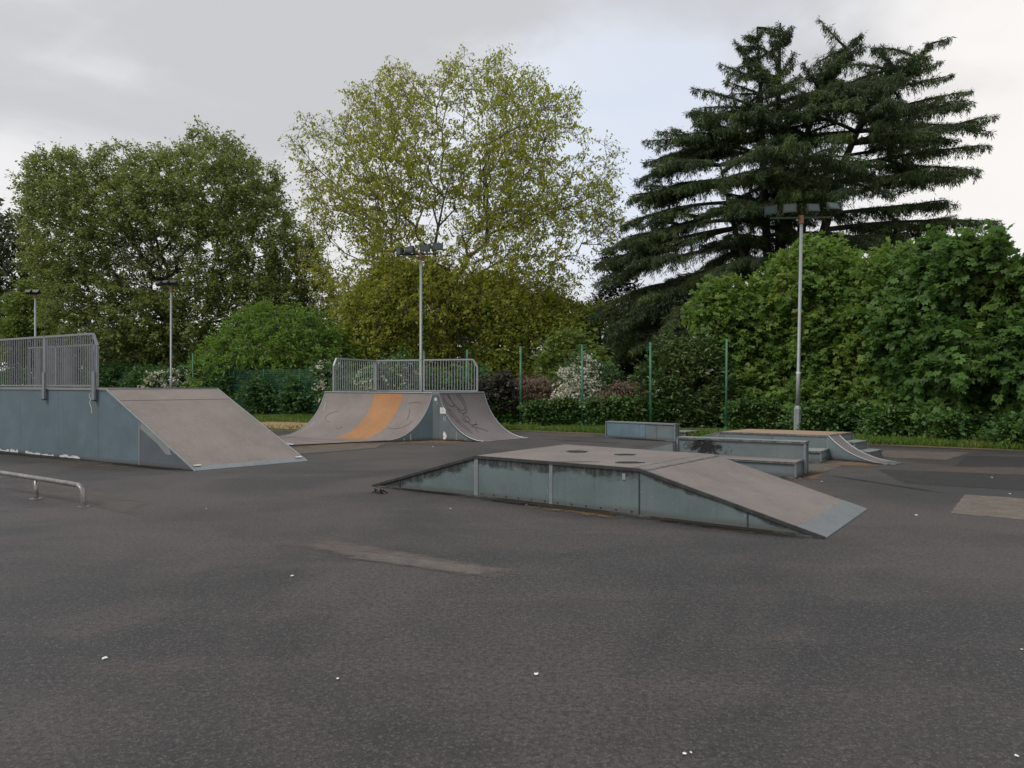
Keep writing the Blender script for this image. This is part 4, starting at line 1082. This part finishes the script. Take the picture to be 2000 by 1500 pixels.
# --- big spreading tree, left
make_tree('spreading_tree', 'broad dark olive leafy tree with sky gaps round its forked limbs, behind the left ramp', 'tree',
  [(8,335),(40,325),(55,285),(66,268),(85,285),(118,282),(130,300),(160,300),(195,292),(205,258),(225,262),(235,300),(262,285),(300,295),(325,270),(350,282),(372,252),(400,265),(440,256),(478,285),(500,312),(525,318),(532,365),(552,390),(560,430),(590,460),(600,510),(622,560),(635,600),(628,660),(600,730),(420,760),(200,760),(100,720),(72,640),(72,560),(35,520),(30,460),(5,412),(35,372)],
  53, 325, (325, 545), LF['plane'], M['bark'], 11, n_clump=1500, mind=.72, rc=1.05, twigs=9, per=16, leaf=.2, trunk_r=.6, thick=5, front=.35, rough=16, ls=2.2, lump=.4,
  extra=lambda P: np.where(((P[:,0]+24.2)/3.0)**2 + ((P[:,2]-9.8)/2.0)**2 < 1, .22, np.where(P[:,2] < 9, 1., .8)))
# --- tall airy spring maple, centre
make_tree('spring_maple', 'tall airy tree in sparse yellow-green spring leaf with bare branches showing, centre of the row', 'tree',
  [(555,252),(580,240),(598,215),(612,190),(640,200),(664,158),(690,150),(705,165),(735,155),(755,112),(782,105),(800,138),(830,135),(870,102),(880,90),(910,98),(935,88),(975,95),(1005,102),(1040,118),(1065,145),(1115,165),(1135,190),(1172,195),(1180,240),(1195,285),(1220,295),(1215,350),(1190,400),(1205,440),(1180,500),(1150,560),(1110,600),(1080,680),(940,720),(820,720),(700,690),(650,650),(625,620),(640,540),(600,500),(598,440),(575,400),(585,340),(572,310)],
  48, 880, (870, 560), LF['maple_spring'], M['bark_pale'], 12, n_clump=1900, mind=.62, rc=1.0, twigs=5, per=11, leaf=.19, trunk_r=.55, thick=5, front=.2, rough=30, ls=2.6, lump=.75, tmin=.5, droop=.8, r_tip=.014, twig_r=.009, lobes=1, aspect=.55, droop_tw=.15,
  extra=lambda P: np.clip(1.0 - np.maximum(0, np.hypot((P[:,0]+3.5)/10.5, (P[:,2]-12)/11) - .55)*.9, .55, 1)*np.where(P[:,2] > 9, .82, 1))
# understory wrapped round its foot
make_bush('ivy_clad_thicket', 'yellow-green climbing leaves round the foot of the airy tree, left of its trunk', 'thicket',
  [(640,740),(655,620),(672,570),(700,535),(745,515),(800,512),(860,520),(905,560),(915,650),(910,770),(640,770)], 48.5, LF['ivy_yellow'], 21, n=42000, leaf=.22, thick=4, front=.45, clump=.6, rough=38, ls=2.0, lump=.85)
make_bush('ivy_clad_thicket', 'mound of yellow-green climbing leaves right of the airy tree trunk, reaching to the cedar', 'thicket',
  [(870,770),(880,600),(915,520),(960,510),(1000,550),(1045,560),(1080,590),(1130,575),(1160,610),(1180,660),(1200,700),(1200,770)], 48.3, LF['ivy_yellow'], 22, n=42000, leaf=.22, thick=4, front=.45, clump=.6, rough=38, ls=2.0, lump=.85)
make_bush('young_maple', 'small green bush between the thicket and the cedar, above the hawthorn', 'shrub',
  [(1060,720),(1075,660),(1110,640),(1150,650),(1180,690),(1190,740),(1150,780),(1060,780)], 36, LF['hedge_light'], 23, n=5000, leaf=.22, thick=1.8, clump=.4)
# --- feathery bright bush, left of centre
make_tree('feathery_tree', 'rounded fresh green feathery tree behind the left mesh fence', 'tree',
  [(378,790),(362,735),(372,700),(392,668),(430,645),(450,622),(500,606),(545,602),(590,612),(625,632),(650,655),(660,700),(655,790)], 44.5, 520, (515, 730), LF['feather'], M['bark'], 24,
  n_clump=420, mind=.55, rc=.7, twigs=9, per=10, leaf=.2, trunk_r=.2, thick=4, front=.5, aspect=.4, droop=.5, ground=.4)
# --- dark hedge behind the mesh fence
for i, (u, y, hw) in enumerate([(625, 39.6, 62), (545, 40.8, 60), (465, 42.4, 60), (385, 44.2, 58), (305, 46.4, 56), (225, 49.0, 54), (140, 52, 54), (50, 56, 60)]):
    gb = 750 + CAMH*F/y; tp = 728 - (i % 3)*7
    make_bush('hedge_shrub', ['dark green hedge shrub behind the mesh fence beside the quarter pipe', 'dark green hedge shrub behind the mesh fence below the feathery tree, right half',
      'dark green hedge shrub behind the mesh fence below the feathery tree, left half', 'dark hedge shrub behind the mesh fence at the top right corner of the tall bank', 'dark hedge shrub behind the slender mast on the left',
      'dark hedge shrub just right of the left ramp railing end', 'dark hedge shrub seen through the left railing, right part', 'dark hedge shrub seen through the left railing at the picture edge'][i], 'hedge',
      [(u-hw, gb), (u-hw-6, tp+35), (u-hw+15, tp+8), (u-10, tp), (u+20, tp+5), (u+hw-12, tp+4), (u+hw+4, tp+30), (u+hw, gb)], y, LF['hedge'], 30+i, n=6500, leaf=.2, thick=1.6, front=.6, group='dark hedge behind the left mesh fence', clump=.4)
make_bush('elder_shrub', 'white-blossomed shrub behind the left fence beside the slender floodlight mast', 'shrub', [(280,760),(275,735),(310,722),(340,716),(395,720),(398,760)], 43.2, LF['hedge'], 41, n=1500, thick=.8, flowers=LF['blossom'], nf=1500, fl=.12)
make_bush('elder_shrub', 'white-blossomed shrub at the left end of the quarter pipe railing', 'shrub', [(622,780),(618,715),(640,705),(662,712),(668,780)], 36, LF['hedge'], 42, n=1200, thick=.7, flowers=LF['blossom'], nf=900, fl=.1)
make_bush('hawthorn_shrub', 'white flecked hawthorn seen through the middle of the quarter pipe railing', 'shrub', [(690,790),(700,730),(735,700),(780,694),(810,705),(822,740),(812,790)], 34.5, LF['hedge'], 43, n=4200, thick=1.4, leaf=.16, flowers=LF['blossom'], nf=1800, fl=.09)
make_bush('hedge_shrub', 'dark green leafy shrub behind the right end of the quarter pipe railing', 'hedge', [(800,800),(812,745),(845,720),(900,715),(950,725),(965,800)], 34, LF['hedge'], 44, n=6000, leaf=.17, thick=1.4, front=.6)
make_bush('hedge_shrub', 'dark green leafy shrub behind the left half of the quarter pipe railing', 'hedge', [(640,810),(650,745),(690,722),(760,730),(815,755),(820,810)], 35.5, LF['hedge'], 45, n=6000, leaf=.17, thick=1.2, front=.6)
# --- white hawthorn, brown hedges, ivy bank
make_bush('hawthorn_shrub', 'hawthorn covered in white blossom behind a tall green post, right of the quarter pipe', 'shrub',
  [(1072,790),(1078,755),(1092,722),(1110,700),(1135,688),(1165,698),(1190,712),(1205,735),(1204,762),(1185,778),(1150,806),(1110,808)], 30.8, LF['hedge'], 51, n=4200, leaf=.12, thick=1.0, flowers=LF['blossom'], nf=5200, fl=.085, clump=.3, rough=16,
  fpoly=[(1072,790),(1080,755),(1094,722),(1112,702),(1135,690),(1160,700),(1178,720),(1168,760),(1165,800),(1145,806),(1130,785),(1110,806),(1100,790)])
make_bush('dead_hedge', 'dead brown hedge of bare twigs behind the green post right of the quarter pipe', 'hedge',
  [(1000,800),(1000,742),(1030,738),(1060,740),(1090,750),(1105,765),(1105,800)], 31.2, LF['brown'], 52, n=8000, leaf=.2, aspect=.12, thick=.8, front=.6, droop=.9, clump=.3)
make_bush('dead_hedge', 'dull brown twiggy hedge between the white hawthorn and the laurel', 'hedge',
  [(1165,800),(1170,765),(1200,752),(1235,750),(1262,762),(1262,800)], 30.2, LF['brown'], 53, n=6000, leaf=.18, aspect=.14, thick=.8, front=.6, droop=.9, clump=.3)
make_bush('thorn_hedge', 'blackish purple thorn hedge against the right end of the quarter pipe', 'hedge',
  [(925,800),(928,742),(960,735),(1000,745),(1010,800)], 31.0, LF['dark_thorn'], 54, n=6000, leaf=.15, thick=.9, front=.6, clump=.3)
for i, (u0, u1, y, tp, lab) in enumerate([(930, 1035, 31.1, 783, 'low bank of dark ivy beneath the thorn hedge beside the right quarter pipe'), (1028, 1150, 30.3, 785, 'low bank of dark ivy beneath the white hawthorn'), (1142, 1290, 29.2, 782, 'low bank of dark ivy behind the blue and grey wall box')]):
    gb = 750 + CAMH*F/y
    make_bush('ivy_bank', lab, 'ivy', [(u0, gb+1), (u0-3, tp+8), (u0+20, tp), (u1-20, tp-1), (u1+2, tp+6), (u1, gb+1)], y, LF['ivy'], 60+i, n=11000, leaf=.13, thick=.9, front=.7, clump=.22, group='ivy bank along the fence posts')
make_bush('laurel', 'dark glossy laurel thicket with a few white flowers between two green posts', 'shrub',
  [(1225,842),(1222,790),(1235,750),(1262,715),(1285,700),(1300,665),(1318,655),(1345,672),(1375,662),(1405,685),(1425,720),(1440,842)], 30.2, LF['laurel'], 64, n=20000, leaf=.19, aspect=.4, thick=2.0, front=.6, clump=.32, flowers=LF['blossom'], nf=70, fl=.08, droop=.2)
# --- right maples
def mtree(lab, px, Y, bu, seed, lf, leaf, n, cat='tree', lobes=5, thick=2.6):
    return make_tree('maple_shrub', lab, cat, px, Y, bu, (bu, 740), lf, M['bark'], seed, n_clump=n, mind=.36, rc=.62, twigs=6, per=8, leaf=leaf, trunk_r=.16, thick=thick, front=.5, lobes=lobes, droop=.55, updir=.62, rough=30, ls=1.25, lump=1.0, tmin=.2, group='bright green maples along the right edge', ground=.25)
mtree('light green maple shrub in front of the cedar, left of the tall mast', [(1395,845),(1392,770),(1385,690),(1390,620),(1402,600),(1425,568),(1450,540),(1480,532),(1510,515),(1560,505),(1590,560),(1590,845)], 31.5, 1490, 71, LF['maple_r'], .165, 1100, lobes=3)
mtree('light green maple shrub right behind the tall mast', [(1540,848),(1530,560),(1560,502),(1600,495),(1640,488),(1690,500),(1720,510),(1735,600),(1735,850)], 29.5, 1630, 72, LF['maple_r'], .165, 1100, lobes=3)
mtree('mid green maple with yellowish top, between the tall mast and the darker maples', [(1700,852),(1690,520),(1740,500),(1790,498),(1840,505),(1860,620),(1860,858)], 26.8, 1780, 73, LF['maple_r'], .17, 950, lobes=3)
mtree('deep green maple with ragged shoots on top, second from the right edge', [(1790,862),(1795,700),(1805,600),(1815,545),(1830,500),(1838,478),(1865,488),(1900,495),(1915,540),(1950,600),(1960,866)], 24.0, 1850, 74, LF['maple_near'], .16, 1150)
mtree('deep green large-leaved maple at the right edge of the picture', [(1905,872),(1905,640),(1930,560),(1935,480),(1952,455),(1968,480),(1985,500),(2010,490),(2060,500),(2100,560),(2100,880)], 21.8, 1990, 75, LF['maple_near'], .17, 1150)
mtree('deep green maple mostly outside the right edge', [(2070,880),(2070,600),(2120,500),(2200,480),(2300,520),(2340,700),(2340,900)], 20.5, 2180, 76, LF['maple_near'], .19, 700)
# ivy and nettles at their feet
for i, (u0, u1, y, lab) in enumerate([(1415, 1560, 28.2, 'dark ivy at the foot of the light green maple, left of the tall mast'), (1550, 1700, 25.9, 'dark ivy behind the brown-topped far box'), (1690, 1830, 23.6, 'dark ivy and nettles at the foot of the maples, right of the far box'), (1820, 1950, 21.6, 'dark ivy and nettles under the ragged-topped maple'), (1940, 2100, 20.0, 'dark ivy and nettles at the right edge of the picture')]):
    gb = 750 + CAMH*F/y
    make_bush('ivy_bank', lab, 'ivy', [(u0, gb+2), (u0-4, gb-38), (u0+30, gb-52), (u1-30, gb-46), (u1+4, gb-40), (u1, gb+2)], y, LF['ivy'], 80+i, n=9000, leaf=.13, thick=.9, front=.7, clump=.22, group='ivy at the foot of the right maples')

# --- dark conifer left of the cedar, far trees
make_bush('dark_conifer', 'blackish conifer top just left of the cedar', 'tree', [(1140,700),(1155,600),(1160,530),(1180,495),(1195,478),(1215,500),(1235,530),(1260,600),(1330,650),(1420,640),(1420,770),(1130,770)], 50, LF['conifer'], 90, n=20000, leaf=.26, aspect=.3, thick=3, clump=.5, droop=.1)
make_tree('dark_tree', 'dark tree cut off by the left edge of the picture, far behind', 'tree', [(-130,440),(-60,400),(-10,415),(15,445),(30,500),(52,540),(58,600),(40,680),(-120,700)], 66, -20, (-20, 620), LF['far'], M['bark'], 91, n_clump=260, mind=1.1, rc=1.3, twigs=8, per=9, leaf=.34, thick=3)
make_bush('hedge_tree', 'light green bush top behind the mast at the far left', 'tree', [(0,720),(5,600),(30,560),(55,545),(85,560),(100,620),(110,720)], 62, LF['hedge_light'], 92, n=7000, leaf=.3, thick=3, clump=.6)
for i, (px, lab) in enumerate([([(560,760),(590,680),(640,660),(700,650),(740,700),(740,770)], 'far dark tree in the gap left of the airy tree'),
      ([(-100,770),(-100,660),(20,640),(120,660),(240,650),(240,770)], 'far dark trees behind the left railing'), ([(220,770),(230,650),(330,640),(440,650),(450,770)], 'far dark tree low behind the broad olive tree'),
      ([(640,770),(650,640),(760,600),(900,620),(930,770)], 'far dark tree hidden behind the left thicket'), ([(900,770),(920,620),(1050,600),(1160,640),(1190,770)], 'far dark tree hidden behind the right thicket'),
      ([(430,770),(430,660),(500,650),(600,690),(610,770)], 'far dark tree behind the feathery tree'), ([(1150,770),(1160,660),(1260,620),(1400,600),(1480,640),(1480,770)], 'dark evergreen mass under the cedar boughs')]):
    make_bush('far_tree', lab, 'tree', px, [70, 68, 66, 60, 61, 64, 47][i], LF['conifer' if i == 6 else 'far'], 93+i, n=[7000, 9000, 9000, 12000, 12000, 9000, 16000][i], leaf=.34, thick=3, clump=.6)

# --- cedar
def cedar():
    Y = 43.0; rng = np.random.default_rng(5)
    root = thing('cedar_tree', ((1530-1000)/F*Y, Y, 0), 'huge dark green cedar with tiered drooping boughs, tallest tree on the right', 'tree')
    def W_(u, v, dy=0.): return np.array([(u-1000)/F*Y, Y + dy, CAMH + (750-v)/F*Y])
    trunks = [([(1530,840),(1528,600),(1522,400),(1520,220),(1524,45)], .45, 0.), ([(1520,700),(1500,500),(1492,300),(1488,150),(1483,48)], .3, .5),
              ([(1560,700),(1600,480),(1640,330),(1690,215),(1740,165),(1812,92)], .3, -.6), ([(1550,620),(1570,420),(1580,260),(1615,150),(1675,70)], .28, .8), ([(1500,640),(1440,480),(1418,400),(1400,330)], .22, -1.)]
    WA, WB, RA, RB = [], [], [], []
    TP = []
    for pts, r0, dy in trunks:
        P = [W_(u, v, dy*(i/len(pts))) for i, (u, v) in enumerate(pts)]; n = len(P)
        dense = []
        for i in range(n-1):
            for k in range(5): dense.append(P[i]*(1-k/5) + P[i+1]*k/5)
        dense.append(P[-1])
        m_ = len(dense)
        for i in range(m_-1):
            WA.append(dense[i]); WB.append(dense[i+1]); RA.append(r0*(1-i/m_)+.03); RB.append(r0*(1-(i+1)/m_)+.03)
        TP.append(np.array(dense))
    allT = np.concatenate(TP)
    limbs = []      # (start, ctrl, end)
    tips = [ # u, v, dy : the tips that make the outline
     (1600,38,0),(1435,80,0),(1408,116,.5),(1620,98,-.5),(1722,90,0),(1712,122,1),(1722,132,-1),(1812,88,0),(1800,118,.5),(1778,135,-.6),(1862,145,0),(1897,178,0),(1850,190,1),(1870,215,-1),(1926,236,0),(1885,255,1.5),
     (1933,284,0),(1918,322,1),(1880,345,-1.5),(1835,392,1),(1845,360,-2),(1932,440,-1),(1880,430,1.5),(1830,415,-2),(1820,450,1),(1770,470,0),(1715,480,1),(1352,172,0),(1365,200,1),(1343,220,0),(1352,245,-1),(1330,262,0),(1345,285,1.5),(1258,276,0),(1262,310,.8),(1290,335,-1.2),
     (1240,352,0),(1232,385,1),(1226,398,-1),(1216,440,0),(1208,470,1),(1206,490,-1.3),(1185,520,.5),(1160,520,0),(1155,560,-1),(1165,600,1),(1150,620,-.5),(1170,650,-2),(1150,690,-1),(1215,690,-3),
     (1700,505,2),(1660,500,-1),(1480,100,0),(1560,92,.6),(1560,130,-.6),(1470,135,-.8),(1655,110,.6),(1760,150,-1),(1780,230,-1.5),(1800,300,-2),(1690,78,.3),(1652,95,-.3),(1700,100,-.5),(1640,130,.5),(1785,118,.3),(1830,125,-.3),(1500,80,-.4),(1465,70,.3),(1545,70,.2)]
    for u, v, dy in tips:
        e = W_(u, v, dy)
        # a start on a trunk, inward and a little lower or level
        d = allT - e; horiz = np.abs(d[:, 0]); drop = (e[2] - allT[:, 2])
        want = (.30 if v < 200 else (.16 if u > 1600 else .10) if v < 300 else (.08 if u > 1600 else -.16) if v < 470 else (-.0 if u > 1600 else -.28))*horiz
        cost = horiz*1.0 + np.abs(drop - want)*2.6
        if v < 150: cost = np.abs(np.linalg.norm(d, axis=1) - 2.2) + np.maximum(0, 1.0-drop)*2.5
        k = int(np.argmin(cost)); s = allT[k]; L = np.linalg.norm(e-s)
        limbs.append((s, (s+e)/2 + np.array([0, 0, rng.uniform(.02, .07 if u > 1600 else .12)*L if v > 160 else -.04*L]), e))
    # boughs reaching towards and away from the viewer, and fillers
    lefts = [(60,1475,1540),(100,1430,1600),(160,1380,1760),(220,1345,1880),(280,1300,1920),(340,1250,1900),(400,1225,1860),(460,1210,1850),(520,1180,1720),(580,1165,1640),(640,1160,1580)]
    lv = [a[0] for a in lefts]
    for i in range(110):
        v = rng.uniform(75, 690)**1.0; lo = np.interp(v, lv, [a[1] for a in lefts]); hi = np.interp(v, lv, [a[2] for a in lefts])
        az = rng.uniform(0, 2*pi); z = CAMH + (750-v)/F*Y
        near = np.where(np.abs(allT[:, 2] - z) < 1.2)[0]
        if not len(near): continue
        s = allT[rng.choice(near)]
        half = (hi-lo)/2/F*Y; cx = ((lo+hi)/2-1000)/F*Y
        rx = (hi/1.0-1000)/F*Y - s[0] if cos(az) > 0 else s[0] - (lo-1000)/F*Y
        rx = max(rx, 1.); ry = min(half*.85, 8.5); L = 1/sqrt((cos(az)/rx)**2 + (sin(az)/ry)**2) * rng.uniform(.55, .95)
        L = min(L, 1.2 + max(0, v-60)/30.0)
        e = s + np.array([cos(az)*L, sin(az)*L, rng.uniform(-.30, .05)*L])
        limbs.append((s, (s+e)/2 + np.array([0, 0, .13*L]), e))
    for i in range(58):      # short dense boughs between the upper leaders
        v = rng.uniform(62, 250); az = rng.uniform(0, 2*pi); z = CAMH + (750-v)/F*Y
        near = np.where(np.abs(allT[:, 2] - z) < .6)[0]
        if not len(near): continue
        s = allT[rng.choice(near)]; L = rng.uniform(.5, 1.)*(.5 + (v-50)/75.0)
        e = s + np.array([cos(az)*L, sin(az)*L, rng.uniform(.0, .5)*L]); limbs.append((s, (s+e)/2, e))
    sec = []
    for s, c, e in limbs:
        L = np.linalg.norm(e-s)
        if L < 3.2 or e[2] > CAMH + (750-215)/F*Y: continue
        for k in range(int((2 + L/2.2)*(.5 if e[0] > (1690-1000)/F*Y else 1))):
            t = rng.uniform(.22, .82); p = s*(1-t)**2 + c*2*t*(1-t) + e*t*t; tg = (e-s)/L
            sd_ = unit(np.cross(tg, [0, 0, 1.]))*rng.choice([-1, 1]); l2 = L*(1-t)*rng.uniform(.45, .85) + .5
            q = p + unit(tg*rng.uniform(.6, 1.2) + sd_*rng.uniform(.35, .9) + np.array([0, 0, rng.uniform(-.38, .16)]))*l2
            sec.append((p, (p+q)/2 + np.array([0, 0, .10*l2]), q))
    limbs += sec
    LP, LA = [], []
    for s, c, e in limbs:
        L = np.linalg.norm(e-s); ns = max(5, int(L/.55)); T = np.linspace(0, 1, ns+1)[:, None]
        P = s*(1-T)**2 + c*2*T*(1-T) + e*T*T; r = .05 + .10*(L/10)
        for i in range(ns): WA.append(P[i]); WB.append(P[i+1]); RA.append(r*(1-i/ns)+.012); RB.append(r*(1-(i+1)/ns)+.012)
        tan = unit(np.gradient(P, axis=0))
        # side branches
        nb = max(8, int(L/.20))
        for b in range(nb):
            t = .12 + .88*(b+rng.uniform(0, 1))/nb; i = min(int(t*ns), ns-1); p = P[i]*(1-(t*ns-i)) + P[i+1]*(t*ns-i); tg = tan[i]
            side = unit(np.cross(tg, [0, 0, 1.])) * (1 if b % 2 else -1)
            env = (.02 + 1.0*min(1, t/.2)*(1-t)**.75) * min(1, .5+L/5)
            bl = (.26*L+.22)*env*rng.choice([.45, .7, 1.0, 1.35]); bl = min(bl, 2.1)
            dd = unit(side*.8 + tg*(.6 + .8*t) + np.array([0, 0, rng.uniform(-.16, .04)])); q = p + dd*bl; q[2] -= .09*bl*bl + .04*bl
            m_ = (p+q)/2 + np.array([0, 0, .06*bl])
            WA += [p, m_]; WB += [m_, q]; RA += [.014, .010]; RB += [.010, .005]
            # foliage sprays along the side branch
            nsps = max(3, int(bl/.06)); tt = rng.uniform(.08, 1.05, nsps)[:, None]
            pts = np.where(tt < .5, p*(1-2*tt) + m_*2*tt, m_*(2-2*tt) + q*(2*tt-1)) + rng.normal(size=(nsps, 3))*.03
            ax = dd*.55 + rng.normal(size=(nsps, 3))*.45 + np.array([0, 0, -.95])
            LP.append(pts); LA.append(ax)
            for sfr in (rng.uniform(.3, 1.0),):      # strands hanging from the side branch
                hp = p*(1-sfr) + q*sfr; hl = rng.uniform(.2, .5)*min(1, .3 + bl)
                hz = rng.uniform(0, 1, 8)[:, None]*hl; hs = np.array([rng.normal()*.12, rng.normal()*.12, -1.])
                LP.append(hp + hs*hz + rng.normal(size=(8, 3))*.03); LA.append(np.repeat(hs[None], 8, 0) + rng.normal(size=(8, 3))*.3)
        # needles on the limb itself near the tip
        nn_ = int(L*20); tt = rng.uniform(.25, 1.0, nn_)[:, None]; pts = s*(1-tt)**2 + c*2*tt*(1-tt) + e*tt*tt + rng.normal(size=(nn_, 3))*.035
        LP.append(pts); LA.append(rng.normal(size=(nn_, 3))*.5 + (e-s)/L*.7 + np.array([0, 0, -.35]))
    for T in TP:   # leaders clothed in needles
        top = T[int(len(T)*.55):]
        for i in range(len(top)-1):
            L = np.linalg.norm(top[i+1]-top[i]); n = int(L*90); f_ = i/len(top)
            tt = rng.uniform(0, 1, n)[:, None]; pts = top[i]*(1-tt) + top[i+1]*tt; d = rng.normal(size=(n, 3)); d[:, 2] = -.3
            pts = pts + unit(d)*rng.uniform(0, .5*(1-f_)+.08, n)[:, None]; LP.append(pts); LA.append(d)
    P = np.concatenate(LP); A = unit(np.concatenate(LA))
    vs, q = segs(np.array(WA), np.array(WB), np.array(RA), np.array(RB), 5); np_mesh('trunk', vs, q, M['bark_cedar'], root)
    N = len(P); rep = 3; P2 = np.repeat(P, rep, 0) + rng.normal(size=(N*rep, 3))*.045; A2 = unit(np.repeat(A, rep, 0) + rng.normal(size=(N*rep, 3))*.3)
    v_, q_, tt = leaves(P2, .21, rng, .15, .12, .4, 1, A2, .6)
    np_mesh('foliage', v_, q_, LF['cedar'], root, tt)
    print('cedar leaves', len(P2))
cedar()

# --- grass strip along the asphalt
def grass():
    rng = np.random.default_rng(77); n = 52000; E = np.array(EDGE[1:-1], float)
    seg = E[1:] - E[:-1]; L = np.linalg.norm(seg, axis=1); w_ = L/L.sum(); k = rng.choice(len(L), n, p=w_); t = rng.uniform(0, 1, n)[:, None]
    P = E[k] + seg[k]*t; nrm = np.stack([-seg[k][:, 1], seg[k][:, 0]], 1)/L[k][:, None]
    off = .12 + np.abs(rng.normal(0, 1, n))*1.1 + .15*np.sin(P[:, 0]*3.1)*rng.uniform(0, 1, n); P = P + nrm*off[:, None]
    bare = (P[:, 0] > -15.5) & (P[:, 0] < -5) & (P[:, 1] < 32.2); keep = ~bare | (rng.uniform(0, 1, n) < .06)
    P = P[keep]; n = len(P)
    P3 = np.concatenate([P, np.full((n, 1), -.008)], 1)
    m = 26000; X = np.stack([rng.uniform(-17, -3, m), rng.uniform(30.8, 37.5, m), np.full(m, -.008)], 1)
    X = X[(X[:, 1] > 31.6 + .5*np.sin(X[:, 0]*1.7)) ]
    P3 = np.concatenate([P3, X]); n = len(P3)
    ax = rng.normal(size=(n, 3))*.45; ax[:, 2] = 1.2
    v_, q_, tt = leaves(P3, .15, rng, .16, -.1, .0, 1, ax, .5)
    o = np_mesh('grass', v_, q_, LF['grass'], None, tt); tag(o, kind='stuff')
grass()
